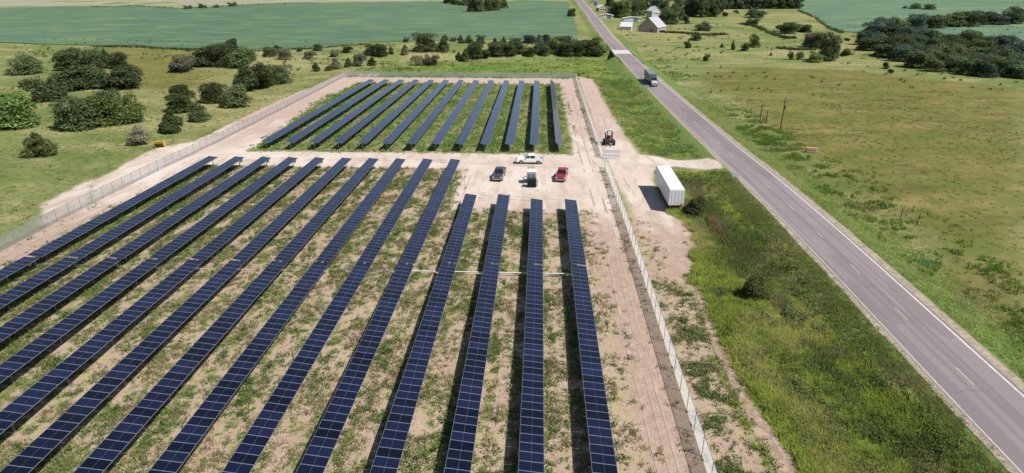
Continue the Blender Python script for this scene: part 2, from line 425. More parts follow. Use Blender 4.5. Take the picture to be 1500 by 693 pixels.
for y0 in (52, 74, 99, 121, 149, 177):
    c = float(road_x(y0)); a = random.uniform(-3, -1.5); px_, py_ = c+a, y0; ln = random.choice((3, 5, 6.6))
    for i in range(14):
        nx_ = c+a+ln*(i+1)/14; ny_ = y0+(float(fbm(i*.35, y0))-.5)*.8+i*.03
        z0, z1 = float(trend(py_))+.764, float(trend(ny_))+.764
        m.quad((px_, py_-.035, z0), (nx_, ny_-.035, z1), (nx_, ny_+.035, z1), (px_, py_+.035, z0)); px_, py_ = nx_, ny_
tag(m.build('road_cracks', M_CR), kind='structure')

# tyre tracks in the dirt
M_TR = plain('tyre_track_soil', P(204, 182, 164), .95, .1, var=.12, scale=.6)
def track(pts, w=.32):
    m = MB(); n = 0
    P_ = [Vector(p) for p in pts]; out = []
    for i in range(len(P_)-1):
        k = max(2, int((P_[i+1]-P_[i]).length/1.2))
        for j in range(k): out.append(P_[i].lerp(P_[i+1], j/k))
    for it in range(6): out = [out[0]]+[(out[i-1]+out[i]*2+out[i+1])/4 for i in range(1, len(out)-1)]+[out[-1]]
    pv = None
    for i, p in enumerate(out):
        d = (out[min(i+1, len(out)-1)]-out[max(i-1, 0)]).normalized(); nrm = Vector((-d.y, d.x))
        ww = w*(.25+.9*float(fbm(p.x*.5, p.y*.5+5)))*(1 if float(fbm(p.x*.16+4, p.y*.16)) > .47 else .02)
        a, b = p+nrm*ww*.5, p-nrm*ww*.5
        cur = [(a.x, a.y, hz(a.x, a.y)+.03), (b.x, b.y, hz(b.x, b.y)+.03)]
        if pv: m.quad(pv[0], pv[1], cur[1], cur[0])
        pv = cur
    tag(m.build('tyre_track', M_TR), kind='structure')
for o in (0, 1.75):
    track([(10.2+o, 25), (9.8+o, 60), (10.0+o, 95), (9.4+o, 125), (9.2+o, 160), (9.7+o, 215), (9.4+o, 250)], .34)
track([(10.9, 30), (10.8, 62), (11.2, 96), (12.0, 128), (11.6, 140)], .12)
for o in (0, 1.8):
    track([(12, 131+o), (2, 130+o), (-14, 133+o), (-40, 134.5+o), (-68, 133+o)], .3)
    track([(16+o*.3, 134+o), (24, 131.5+o), (36, 131+o)], .35)
    track([(15.2+o, 150), (16+o, 170), (17.2+o, 200), (17+o, 240)], .3)
    track([(14.5+o, 128), (15.6+o, 112), (16.5+o, 100)], .3)
    track([(7+o, 104), (3, 107+o), (-6, 108+o), (-12, 112+o*.5)], .25)
track([(-73.2, 20), (-72.9, 80), (-73.4, 140), (-75.5, 240)], .3); track([(-74.6, 20), (-74.4, 80), (-75, 140), (-77, 240)], .3)

for k in (0, 1, 3, 4, 6, 8, 9, 11):
    xm = NX[k]-2.81
    for o in (-.8, .8): track([(xm+o, 24), (xm+o+.25, 55), (xm+o-.2, 85), (xm+o+.1, 100 if k < 3 else 124)], .26)

sheet('dirt_path', pix((1016, 415), (1026, 415), (1034, 450), (1054, 500), (1082, 550), (1106, 595), (1132, 640), (1168, 700), (1146, 700), (1112, 645), (1088, 600), (1066, 558), (1040, 505), (1024, 460)), .035, .7, plain('path_soil', P(198, 172, 152), .95, .1, var=.2, scale=1.2), wob=.9)
# ------------------------------------------------------------------ bridge
M_CONC = plain('pale_concrete', P(226, 220, 212), .85, .2, var=.08, scale=1)
M_CONCD = plain('grey_concrete', P(184, 178, 168), .85, .2, var=.1, scale=1)
br = thing('bridge', 'pale concrete road bridge over the tree-lined creek', 'bridge', (float(road_x(BRY)), BRY, float(trend(BRY))+.74))
MB().box((0, 0, -.31), (10.2, 27, .66)).build('deck', M_CONC, br)
for sx in (-1, 1):
    m = MB(); m.box((sx*4.95, 0, .30), (.28, 27, .55))
    m.build('parapet', M_CONC, br, bevel=.03)
    MB().box((sx*3.2, -13, -2.2), (1.0, 1.0, 3.1)).build('pier', M_CONCD, br); MB().box((sx*3.2, 13, -2.2), (1.0, 1.0, 3.1)).build('pier', M_CONCD, br)
M_GALV = plain('galvanised_steel', P(206, 208, 208, 1.7), .45, .5, .6, var=.08)
for sx in (-1, 1):
    for e in (-1, 1):
        g = thing('guardrail', 'steel guardrail on the %s side of the road, %s the creek bridge' % ('left' if sx < 0 else 'right', 'this side of' if e < 0 else 'beyond'), 'guardrail', (float(road_x(BRY))+sx*4.7, BRY+e*14, float(trend(BRY))+.74), 0, 'guardrails at the creek bridge')
        m = MB(); m.box((0, e*14, .62), (.06, 28, .3)); m.build('rail', M_GALV, g, bevel=.02)
        for i in range(10): MB().box((sx*.1, e*(.8+i*3), .1), (.14, .12, 1.1)).build('post', M_GALV, g)

# ------------------------------------------------------------------ solar rows
def glass():
    t = NT('solar_glass', .12, .5)
    oi = t.n('ShaderNodeObjectInfo'); t.b.inputs['IOR'].default_value = 1.45
    w1 = t.n('ShaderNodeTexBrick'); w1.inputs['Scale'].default_value = 1.0
    w1.offset = 0; w1.inputs['Brick Width'].default_value = .166; w1.inputs['Row Height'].default_value = .166
    w1.inputs['Mortar Size'].default_value = .004
    w1.inputs['Color1'].default_value = (.004, .0055, .017, 1); w1.inputs['Color2'].default_value = (.0055, .0075, .026, 1)
    w1.inputs['Mortar'].default_value = (.008, .010, .022, 1)
    t.l(t.co.outputs['Object'], w1.inputs['Vector'])
    h = t.n('ShaderNodeHueSaturation'); t.l(w1.outputs[0], h.inputs['Color'])
    mr = t.n('ShaderNodeMapRange'); mr.inputs['To Min'].default_value = .3; mr.inputs['To Max'].default_value = 1.5
    t.l(oi.outputs['Random'], mr.inputs[0]); t.l(mr.outputs[0], h.inputs['Value'])
    t.l(h.outputs[0], t.b.inputs['Base Color'])
    t.b.inputs['Sheen Weight'].default_value = .45; t.b.inputs['Sheen Roughness'].default_value = .35; t.b.inputs['Sheen Tint'].default_value = (.62, .70, 1, 1)
    return t.m
M_GL = glass()
M_AL = plain('module_frame_aluminium', P(186, 190, 208, 1.8), .4, .5, .2, var=.05)
M_TUBE = plain('torque_tube_steel', P(190, 192, 194, 1.7), .5, .5, .5, var=.1)
M_BOXW = plain('white_enamel', P(240, 242, 244), .5, .4, var=.03)
M_DG = plain('dark_grey_paint', (.03, .035, .04, 1), .5, .4)
PW = 2.0
def module_mb(m=None, y=0.0, tilt=0.0):
    m = m or MB(); L = 1.05
    Mx = Matrix.Rotation(tilt, 4, 'Y') @ Matrix.Translation((0, y, .11))
    m.box((0, 0, 0), (PW, L, .035), 1, M=Mx)
    g = .0215; fw = .019
    for sx in (-1, 1):
        x0, x1 = (-PW/2+fw, -.0045) if sx < 0 else (.0045, PW/2-fw)
        m.quad(Mx @ Vector((x0, -L/2+fw, g)), Mx @ Vector((x1, -L/2+fw, g)), Mx @ Vector((x1, L/2-fw, g)), Mx @ Vector((x0, L/2-fw, g)), 0)
    return m
_tm = module_mb().build('solar_module', [M_GL, M_AL]); MODME = _tm.data; bpy.data.objects.remove(_tm)
_pm = MB().box((0, 0, -1.05), (.13, .1, 2.15)).build('post', M_TUBE); POSTME = _pm.data; bpy.data.objects.remove(_pm)
TZ = 1.82
def row(x, yc, ns, nn, tilt, label, group, merged=False, box=False):
    L0, L1 = -.2-ns*MP, .2+nn*MP
    z0, z1 = hz(x, yc+L0), hz(x, yc+L1)
    sl = math.atan((z1-z0)/(L1-L0)); zc = z0+(z1-z0)*(-L0)/(L1-L0)
    r = thing('solar_tracker_row', label, 'solar panels', (x, yc, zc+TZ), 0, group)
    r.rotation_euler = (sl, 0, 0)
    MB().tube((0, L0, 0), (0, L1, 0), .065, n=8).build('torque_tube', M_TUBE, r)
    ys = [-.2-MP*(i+.5) for i in range(ns)]+[.2+MP*(i+.5) for i in range(nn)]
    if merged:
        m = MB()
        for y in ys: module_mb(m, y, tilt)
        m.build('module_bank', [M_GL, M_AL], r)
    else:
        for y in ys:
            o = link('solar_module', MODME, r); o.location = (0, y, 0)
            o.rotation_euler = (random.gauss(0, .002), tilt+random.gauss(0, .004), 0)
    k = int((L1-L0)//6.9); st = (L1-L0-1.2)/k
    for i in range(k+1):
        o = link('post', POSTME, r); o.location = (0, L0+.6+i*st, -.04)
    m = MB(); m.box((0, 0, -.12), (.34, .26, .5)); m.build('gearbox', M_GALV, r, bevel=.03)
    m = MB(); m.box((.02, 0, -.95), (.16, .16, 1.2)); m.build('drive_arm', M_GALV, r)
    if box: MB().box((.42, L1-.55, -.55), (.5, .26, .65)).build('combiner_box', M_BOXW, r, bevel=.02)
    return r
ordn = ['first', 'second', 'third', 'fourth', 'fifth', 'sixth', 'seventh', 'eighth', 'ninth', 'tenth', 'eleventh', 'twelfth', 'thirteenth', 'fourteenth']
for k, x in enumerate(NX):
    if k < 4: lab = ['short dark blue row nearest the chain-link fence, ending below the red pickup', 'short dark blue row next to the fence-side row, ending below the inverter cabinets', 'short dark blue row with a white box at its far end', 'short dark blue row farthest from the fence of the four short ones'][k]
    elif k == 4: lab = 'long dark blue near-block row right beside the bare yard'
    elif k == 13: lab = 'long dark blue near-block row along the left fence road'
    else: lab = 'long dark blue near-block row, %s from the yard side' % ordn[k-4]
    nn = (24, 24, 26, 26)[k] if k < 4 else 48
    row(x, NC, 44, nn, R(7+random.uniform(-.8, .8)), lab, 'solar tracker rows of the near block', box=(k in (2, 10, 11, 12, 9)))
for k, x in enumerate(FX):
    if k == 0: lab = 'far-block solar row tipped steeply to the right beside the dirt track'
    elif k == 12: lab = 'far-block pale blue solar row nearest the left fence'
    else: lab = 'far-block pale blue solar row, %s to the left of the steeply tipped one' % ordn[k-1]
    row(x, FC, 47, 47, R(36) if k == 0 else R(9+random.uniform(-1, 1)), lab, 'solar tracker rows of the far block', merged=True)
for yc, xs, lab, rr, mt in ((NC, NX[:5], 'white drive shaft linking the right-hand near-block rows', .07, M_BOXW), (NC, NX[4:], 'thin grey drive shaft linking the left-hand near-block rows', .035, M_TUBE), (FC, FX, 'thin grey drive shaft linking the far-block rows', .06, M_GALV)):
    m = MB()
    for a, b in zip(xs[:-1], xs[1:]): m.tube((a, yc, hz(a, yc)+.5), (b, yc, hz(b, yc)+.5), rr, n=8)
    tag(m.build('drive_shaft', mt), lab, 'drive shaft')

# ------------------------------------------------------------------ fences
def chain():
    t = NT('chain_link', .45, .5, .3); t.col(P(236, 238, 238, 1.5))
    mp = t.n('ShaderNodeSeparateXYZ'); t.l(t.co.outputs['Object'], mp.inputs[0])
    def diag(sg):
        a = t.math('ADD', t.math('ADD', mp.outputs[0], mp.outputs[1]), t.math('MULTIPLY', mp.outputs[2], sg))
        f = t.math('FRACT', t.math('MULTIPLY', a, 14.0)); return t.math('LESS_THAN', f, .31)
    w = t.math('MAXIMUM', diag(1.0), diag(-1.0))
    tl = t.n('ShaderNodeBsdfTranslucent'); tl.inputs[0].default_value = (.95, .95, .95, 1); wr = t.n('ShaderNodeMixShader'); wr.inputs[0].default_value = .7
    t.l(t.b.outputs[0], wr.inputs[1]); t.l(tl.outputs[0], wr.inputs[2])
    tr = t.n('ShaderNodeBsdfTransparent'); mx = t.n('ShaderNodeMixShader')
    t.l(w, mx.inputs[0]); t.l(tr.outputs[0], mx.inputs[1]); t.l(wr.outputs[0], mx.inputs[2])
    t.l(mx.outputs[0], t.t.nodes['Material Output'].inputs[0]); return t.m
M_CH = chain()
def fence(pts, label, step=3.0, h=2.1, skip=None):
    f = thing('chain_link_fence', label, 'fence', (pts[0][0], pts[0][1], hz(*pts[0])), 0, 'chain-link fences round the solar farm')
    o = f.location.copy(); top = MB(); net = MB(); posts = []
    for a, b in zip(pts[:-1], pts[1:]):
        a, b = Vector(a), Vector(b); n = max(1, round((b-a).length/step)); pv = None
        for i in range(n+1):
            p = a.lerp(b, i/n); z = hz(p.x, p.y); q = Vector((p.x-o.x, p.y-o.y, z-o.z))
            posts.append(q)
            if pv is not None and not (skip and skip(p)):
                top.tube(pv+Vector((0, 0, h)), q+Vector((0, 0, h)), .028, n=6)
                net.quad(pv+Vector((0, 0, .04)), q+Vector((0, 0, .04)), q+Vector((0, 0, h)), pv+Vector((0, 0, h)))
            pv = q
    top.build('top_rail', M_GALV, f); net.build('chain_link_mesh', M_CH, f)
    pm = MB().tube((0, 0, -.3), (0, 0, h+.12), .045, n=8).build('post', M_GALV); me = pm.data; bpy.data.objects.remove(pm)
    if len(posts) > 98: posts = posts[:98]
    for q in posts: c = link('post', me, f); c.location = q
    return f
fence([(FENR, 22), (FENR+.1, 130.5)], 'near chain-link fence running between the dirt strip and the weedy verge')
fence([(FENR+.15, 139), (14.4, 265)], 'chain-link fence continuing past the open gate along the far block')
fence([(14.4, 265), (-79, 265)], 'chain-link fence across the far end of the solar farm')
fence([(-79, 265), (-75.5, 15)], 'chain-link fence along the left edge of the solar farm')
gt = thing('fence_gate', 'white tubular gate swung open across the dirt track', 'gate', (14.2, 138.3, hz(14.2, 138.3)), R(-4))
m = MB()
for z in (.15, 1.05, 2.05): m.tube((0, 0, z), (3.5, 0, z), .11, n=8)
for x in (0, 1.2, 2.35, 3.5): m.tube((x, 0, .15), (x, 0, 2.05), .05, n=8)
m.build('gate_frame', M_BOXW, gt)
MB().quad((0, 0, .15), (3.5, 0, .15), (3.5, 0, 2.05), (0, 0, 2.05)).build('chain_link_mesh', M_CH, gt)

# ------------------------------------------------------------------ vehicles
M_TYRE = plain('tyre_rubber', (.02, .02, .02, 1), .85, .2)
M_RIM = plain('wheel_rim', P(200, 202, 206, 1.6), .35, .5, .6)
M_WIN = plain('car_glass', (.012, .014, .018, 1), .06, .7, var=0)
M_CHR = plain('chrome_trim', P(220, 222, 226, 1.6), .25, .6, .8, var=.03)
M_LAMP = plain('lamp_lens', P(240, 240, 235), .15, .6, var=0)
M_RED = plain('red_lens', (.35, .01, .01, 1), .2, .5)
def paint(name, c):
    t = NT(name, .32, .5); t.col(c); t.b.inputs['Coat Weight'].default_value = .8; t.b.inputs['Coat Roughness'].default_value = .06; return t.m
def wheel(par, x, y, r, w, rim=M_RIM):
    t = MB().tube((x, y-w/2, r), (x, y+w/2, r), r, n=22).build('wheel', M_TYRE, par, bevel=.03)
    s = 1 if y > 0 else -1
    m = MB(); m.tube((x, y+s*(w/2-.02), r), (x, y+s*(w/2+.015), r), r*.6, n=18); m.tube((x, y+s*(w/2+.01), r), (x, y+s*(w/2+.04), r), r*.2, n=10)
    m.build('rim', rim, t)
def pickup(label, pm, loc, rz, group='pickup trucks parked in the yard'):
    p = thing('pickup_truck', label, 'pickup truck', loc, rz, group)
    def arch(cx, r=.47): return [(cx+r*math.cos(a), .42+r*math.sin(a)) for a in np.linspace(0, math.pi, 9)]
    fx, rx = 1.85, -1.75
    prof = [(-2.85, .5)]
    low = [(-2.85, .5)]+[(x, z) for x, z in reversed([q for q in arch(rx)])]+[(x, z) for x, z in reversed([q for q in arch(fx)])]+[(2.8, .48)]
    prof = low+[(2.9, .62), (2.88, .98), (2.72, 1.16), (1.0, 1.27), (-1.22, 1.27), (-1.24, .82), (-2.80, .82)]
    b = MB(); b.prism(prof, lambda z: .97 if z < 1.05 else .93)
    for sy in (-1, 1):
        b.box((-2.0, sy*.925, 1.02), (1.76, .09, .50))
    body = b.build('body', pm, p, bevel=.03)
    tg = MB().box((-2.85, 0, .91), (.09, 1.86, .70)).build('tailgate', pm, p, bevel=.02)
    MB().box((-2.02, 0, .84), (1.5, 1.7, .03)).build('bed_liner', M_DG, p)
    cabp = [(1.12, 1.25), (.45, 1.87), (.2, 1.95), (-.92, 1.96), (-1.08, 1.9), (-1.22, 1.25)]
    wf = lambda z: .94-(z-1.25)*.24
    MB().prism(cabp, wf).build('cab', pm, p, bevel=.04)
    g = MB(); e = .012
    g.quad((1.09+e, -.84, 1.29), (1.09+e, .84, 1.29), (.50+e, .73, 1.835), (.50+e, -.73, 1.835)); g.build('windshield', M_WIN, p)
    MB().quad((-1.21-e, .8, 1.32), (-1.21-e, -.8, 1.32), (-1.10-e, -.70, 1.82), (-1.10-e, .70, 1.82)).build('rear_window', M_WIN, p)
    for s in (-1, 1):
        for x0, x1, x2, x3 in ((.92, .06, .06, .44), (-.04, -1.08, -1.0, -.04)):
            MB().quad((x0, s*(wf(1.31)+e), 1.31), (x1, s*(wf(1.31)+e), 1.31), (x2, s*(wf(1.82)+e), 1.82), (x3, s*(wf(1.82)+e), 1.82)).build('side_window', M_WIN, p)
        MB().box((2.86, s*.78, .94), (.10, .30, .2)).build('headlight', M_LAMP, p, bevel=.02)
        MB().box((-2.86, s*.88, .95), (.09, .14, .36)).build('tail_light', M_RED, p, bevel=.01)
        MB().box((.86, s*1.07, 1.34), (.12, .22, .22)).build('side_mirror', M_DG, p, bevel=.02)
    g = MB(); g.box((2.885, 0, .91), (.06, 1.15, .34)); g.build('grille', M_DG, p)
    MB().box((2.93, 0, .91), (.03, 1.12, .05)).build('grille_bar', M_CHR, p)
    MB().box((2.95, 0, .56), (.16, 1.9, .2)).build('front_bumper', M_CHR, p, bevel=.04)
    MB().box((-2.95, 0, .56), (.16, 1.8, .18)).build('rear_bumper', M_CHR, p, bevel=.04)
    for cx in (fx, rx):
        for s in (-1, 1): wheel(p, cx, s*.83, .40, .27)
    return p
q = W(776, 240); pickup('white pickup parked side-on behind the inverter cabinets', paint('white_car_paint', P(246, 247, 248, 1.35)), (q.x, q.y+.6, q.z), R(180+2))
q = W(730.5, 265.5); pickup('dark grey pickup with a black windshield parked left of the inverter cabinets', paint('dark_grey_car_paint', P(70, 72, 82)), (q.x, q.y+2.4, q.z), R(-90-5))
q = W(823.5, 266.5); pickup('red pickup parked to the right of the inverter cabinets', paint('red_car_paint', P(168, 36, 52)), (q.x, q.y+2.4, q.z), R(-90-8))

# semi truck on the road
q = W(960.5, 128)
M_CABD = paint('dark_cab_paint', (.02, .025, .035, 1)); M_SIL = paint('silver_hood_paint', P(222, 224, 228, 1.5))
tz = float(trend(q.y))+.755
st = thing('semi_truck', 'dark semi truck with silver hood and grey-green trailer driving down the road', 'semi truck', (float(road_x(q.y))-1.0, q.y+.5, tz), R(-90-.3))
MB().box((-9.4, 0, .95), (17.6, .9, .26)).build('chassis', M_DG, st)
m = MB(); m.prism([(0.0, .95), (0.0, 1.55), (-.3, 1.75), (-2.0, 1.95), (-2.0, .95)], lambda z: .95 if z > 1.6 else 1.02); m.build('hood', M_SIL, st, bevel=.06)
m = MB(); m.prism([(-2.0, .8), (-2.02, 2.05), (-2.55, 2.85), (-4.6, 2.9), (-4.6, .8)], 1.12); m.build('cab', M_CABD, st, bevel=.05)
MB().prism([(-2.6, 2.88), (-3.3, 3.7), (-4.6, 3.85), (-4.6, 2.88)], 1.08).build('roof_fairing', M_CABD, st, bevel=.06)
MB().quad((-2.02+.03, -.98, 2.1), (-2.02+.03, .98, 2.1), (-2.48, .92, 2.78), (-2.48, -.92, 2.78)).build('windshield', M_WIN, st)
MB().box((.05, 0, 1.2), (.06, 1.05, .6)).build('grille', M_CHR, st); MB().box((.12, 0, .72), (.2, 2.3, .36)).build('front_bumper', M_CHR, st, bevel=.05)
for s in (-1, 1):
    MB().box((.02, s*.86, 1.2), (.14, .3, .24)).build('headlight', M_LAMP, st, bevel=.03)
    MB().box((-1.1, s*1.06, 1.05), (1.5, .32, .1)).build('fender', M_SIL, st, bevel=.03)
    MB().box((-2.1, s*1.4, 2.2), (.12, .2, .6)).build('side_mirror', M_CHR, st)
    MB().quad((-2.3, s*1.135, 2.1), (-3.1, s*1.135, 2.1), (-3.1, s*1.135, 2.7), (-2.55, s*1.135, 2.7)).build('side_window', M_WIN, st)
    for x in (-1.1, -5.3, -6.6, -15.2, -16.5): wheel(st, x, s*1.05, .5, .42)
m = MB(); m.prism([(-5.2, 1.25), (-5.2, 3.7), (-18.2, 3.7), (-18.2, 1.25)], 1.27)
tr = m.build('trailer', plain('grey_green_trailer_paint', P(150, 168, 162), .5, .4), st, bevel=.03)
m = MB()
for i in range(13): m.box((-5.7-i, 0, 3.71), (.08, 2.5, .06))
m.build('trailer_roof_bows', M_GALV, st)

# parked white trailer
a = W(979, 243, 4.1); b = W(1003, 277, 4.1); c_ = W(982, 278, 4.1); d_ = W(961, 243, 4.1)
nr = (b+c_)/2; fr = (a+d_)/2; dv = Vector((fr.x-nr.x, fr.y-nr.y)); ang = math.atan2(dv.y, dv.x)
M_TW = plain('white_trailer_skin', P(244, 245, 247, 1.4), .4, .4, var=.07, scale=.8); M_TR2 = plain('white_trailer_roof', P(240, 242, 243, 1.4), .5, .4, var=.06, scale=.6)
tl = thing('box_trailer', 'long white box trailer parked without a tractor on the gravel turnout', 'trailer', (nr.x, nr.y, hz(nr.x, nr.y)), ang)
TL = 13.9
m = MB(); m.box((TL/2, 0, 2.66), (TL, 2.5, 2.74)); 
box_ = m.build('trailer_body', M_TW, tl, bevel=.03)
MB().box((TL/2, 0, 4.05), (TL-.1, 2.42, .06)).build('roof', M_TR2, tl)
m = MB()
for i in range(15):
    for s in (-1, 1): m.box((.5+i*.92, s*1.256, 2.66), (.03, .012, 2.5))
m.build('side_ribs', M_TW, tl)
for s in (-1, 1):
    dr_ = MB().box((-.02, s*.62, 2.64), (.04, 1.2, 2.56)).build('rear_door', M_TW, tl)
    for yy in (.3, .85): MB().tube((-.055, s*yy, 1.4), (-.055, s*yy, 3.9), .018, n=6).build('lock_rod', M_CHR, dr_)
    MB().box((-.05, s*.95, 1.22), (.06, .5, .1)).build('tail_light', M_RED, tl)
    MB().box((10.4, s*.8, .65), (.16, .16, 1.3)).build('landing_leg', M_DG, tl)
    for x in (1.5, 2.8): wheel(tl, x, s*1.0, .5, .4)
MB().box((TL/2, 0, 1.2), (TL-.3, 1.0, .2)).build('frame_rail', M_DG, tl)
MB().box((-.02, 0, .62), (.08, 2.3, .1)).build('underride_bar', M_DG, tl)
m = MB(); m.box((-.062, -.85, 1.50), (.02, .42, .10)); m.build('rear_plate', M_DG, tl)

# forklift by the gate
M_OR = plain('dusty_brown_paint', P(176, 148, 132), .6, .3)
q = W(892, 213)
fk = thing('forklift', 'rough-terrain forklift with white roof standing on the dirt by the open gate', 'forklift', (q.x, q.y+1.3, q.z), R(-92))
m = MB(); m.prism([(-1.5, .55), (-1.5, 1.45), (-.5, 1.45), (-.4, 1.0), (.6, .95), (.9, 1.25), (1.1, 1.2), (1.1, .55)], .62); m.build('body', M_OR, fk, bevel=.06)
MB().box((-.25, 0, 1.25), (.5, .55, .5)).build('seat', M_DG, fk, bevel=.05)
m = MB()
for x in (-.85, .7):
    for s in (-1, 1): m.box((x, s*.62, 1.85), (.09, .09, 1.5))
m.build('cab_frame', M_DG, fk)
m = MB()
for i in range(5): m.box((-.75+i*.36, 0, 2.66), (.24, 1.45, .07))
m.box((-.05, -.68, 2.62), (1.75, .1, .08)); m.box((-.05, .68, 2.62), (1.75, .1, .08)); m.build('roof_guard', M_BOXW, fk)
m = MB()
for s in (-1, 1): m.box((1.4, s*.42, 1.6), (.14, .16, 2.9))
for z in (.9, 2.0, 3.0): m.box((1.4, 0, z), (.1, .9, .12))
m.build('mast', M_DG, fk)
m = MB(); m.box((1.52, 0, .9), (.08, 1.5, .5)); m.build('fork_carriage', M_DG, fk)
for s in (-1, 1):
    MB().box((2.1, s*.35, .35), (1.2, .12, .06)).build('fork', M_GALV, fk)
    MB().tube((1.02, s*.45, 1.72), (1.14, s*.45, 1.72), .13, n=12).build('work_light', M_LAMP, fk)
    wheel(fk, .85, s*.92, .55, .42); wheel(fk, -1.05, s*.8, .42, .3)

fk.scale = (1.25, 1.3, 1.2)
# ------------------------------------------------------------------ electrical gear
q = W(778, 270.5); ez = q.z
pad = thing('concrete_pad', 'pale concrete pad under the inverter cabinets', 'concrete pad', (q.x, q.y, ez))
MB().box((0, .6, .04), (2.9, 8.2, .22)).build('slab', M_CONC, pad, bevel=.03)
cab = thing('inverter_cabinet', 'tall white inverter cabinet with pale grey louvred front in the middle of the yard', 'cabinet', (q.x+.05, q.y+1.2, ez+.15))
MB().box((0, 0, 1.1), (1.75, 1.9, 2.2)).build('housing', M_BOXW, cab, bevel=.03)
MB().box((0, 0, 2.24), (1.9, 2.05, .08)).build('roof', M_BOXW, cab, bevel=.02)
M_LG = plain('pale_grey_enamel', P(196, 204, 212), .5, .4, var=.04)
for s in (-1, 1):
    dd = MB().box((s*.42, -.97, 1.1), (.8, .04, 2.0)).build('door', M_LG, cab); m = MB()
    for i in range(9): m.box((s*.42, -1.0, 1.3+i*.07), (.6, .02, .03))
    m.build('louvre', M_GALV, dd)
tf = thing('transformer', 'dark green pad-mounted transformer in front of the white cabinet', 'transformer', (q.x+.15, q.y-1.5, ez+.15))
M_GRN = plain('dark_green_enamel', (.018, .035, .026, 1), .5, .4)
MB().box((0, 0, .75), (1.7, 1.1, 1.5), top=(.96, .96)).build('tank', M_GRN, tf, bevel=.03)
MB().box((0, -.02, 1.54), (1.74, 1.2, .07)).build('lid', M_GRN, tf, bevel=.02)
m = MB()
for i in range(9): m.box((-.7+i*.175, -.70, .7), (.05, .3, 1.1))
m.build('radiator_fins', M_GRN, tf)
m = MB()
for i in range(6): m.box((1.0, -.4+i*.16, .7), (.25, .04, 1.0))
m.build('side_fins', M_CHR, tf)
for zz in (.8, 1.2): MB().box((-1.0, -.1, zz), (.3, .5, .2)).build('bushing_box', M_DG, tf)
rk = thing('switch_rack', 'small white meter rack on two posts behind the inverter cabinet', 'rack', (q.x-.1, q.y+4.1, ez+.1))
for s in (-1, 1): MB().tube((s*.55, 0, 0), (s*.55, 0, 2.3), .05, n=8).build('post', M_GALV, rk)
for i, z in enumerate((.8, 1.4, 2.0)): MB().box((0, -.02, z), (1.2, .06, .08)).build('cross_bar', M_GALV, rk)
for x in (-.35, .05, .42): MB().box((x, -.14, 1.35), (.28, .2, .9)).build('meter_box', M_BOXW if x != .05 else M_LG, rk, bevel=.01)
q2 = W(746, 296)
bx = thing('control_box', 'small white control box on a post at the end of a short row', 'control box', (q2.x, q2.y, q2.z))
MB().tube((0, 0, -.1), (0, 0, 1.6), .04, n=8).build('post', M_GALV, bx); MB().box((0, -.12, 1.25), (.5, .22, .75)).build('housing', M_BOXW, bx, bevel=.02)

# ------------------------------------------------------------------ roadside and pasture bits
M_WOOD = plain('weathered_wood', P(112, 96, 76), .9, .1, var=.2, scale=6)
def pole(px, pyb, pyt, label, arm):
    p = W(px, pyb); h = height_to(p, pyt)
    o = thing('utility_pole', label, 'utility pole', p, 0, 'wooden poles in the pasture')
    MB().tube((0, 0, -.5), (0, 0, h), .16, .10, n=10).build('pole', M_WOOD, o)
    if arm:
        MB().box((0, 0, h-.6), (2.2, .1, .12)).build('cross_arm', M_WOOD, o)
        for x in (-.95, 0, .95): MB().tube((x, 0, h-.54), (x, 0, h-.3 if x else h+.15), .05, n=8).build('insulator', M_LG, o)
    if arm == 2: MB().tube((.28, 0, h-2.6), (.28, 0, h-1.8), .2, n=12).build('pole_transformer', M_DG, o)
pole(1143, 191, 145, 'tallest wooden utility pole in the right pasture, with a small grey drum', 2)
pole(1113, 178, 152, 'slim wooden pole with cross arm left of the tallest pole', 1)
pole(1122, 181, 162, 'short bare wooden pole standing between the other two', 0)
def sign(px, pyb, label, w, h, z, mat, posts=(0,), rz=0, zt=2.2, group=None):
    p = W(px, pyb); o = thing('road_sign', label, 'road sign', p, rz, group)
    for x in posts: MB().box((x, 0, z*.5+.3), (.08, .06, z+.9)).build('post', M_GALV, o)
    MB().box((0, -.06, z+h/2), (w, .03, h)).build('sign_panel', mat, o, bevel=.01)
M_TEAL = plain('teal_sign_face', P(70, 150, 140), .4, .4, var=.05)
M_SG = plain('sign_back_aluminium', P(196, 206, 212), .4, .5, .3, var=.05)
sign(946, 134, 'pale two-post road sign on the grass beside the semi truck', 2.0, 1.1, 1.1, M_SG, (-.7, .7))
sign(1076, 265, 'grey-blue sign board at the corner of the driveway and the road', 1.5, .8, .9, M_SG, (-.5, .5), R(20))
sign(1357, 390, 'small teal sign in the grass right of the road', .9, .45, .5, M_TEAL, (0,))
M_FLAG = plain('white_marker_plastic', P(240, 240, 236), .5, .3, var=.03)
for i, (px, py, lb) in enumerate([(1277, 289, 'white marker stake in the pasture, farthest of the three along the ditch'), (1298, 306, 'white marker stake in the pasture, middle one along the ditch'), (1326, 321, 'white marker stake in the pasture, nearest of the three along the ditch')]):
    p = W(px, py); o = thing('marker_stake', lb, 'marker stake', p, random.uniform(0, 3), 'white marker stakes along the pasture edge')
    MB().tube((0, 0, -.1), (0, 0, 1.0), .03, n=6).build('stake', M_WOOD, o); MB().box((0, 0, .75), (.5, .06, .42)).build('tag', M_FLAG, o)
for i, (px, py, lb) in enumerate([(968, 103, 'white delineator post on the grass just beyond the semi truck'), (1007, 136, 'white delineator post on the grass right of the road past the truck'), (1318, 316, 'thin dark stake beside the nearest white markers')][:2]):
    p = W(px, py); o = thing('delineator_post', lb, 'marker post', p, 0, 'roadside delineator posts')
    MB().tube((0, 0, -.1), (0, 0, 1.1), .06, n=8).build('post', M_FLAG, o); MB().box((0, -.07, .95), (.16, .03, .2)).build('reflector', M_LAMP, o)
p = W(1188, 223)
M_PAL = plain('orange_board', P(226, 168, 112), .8, .2, var=.12, scale=4)
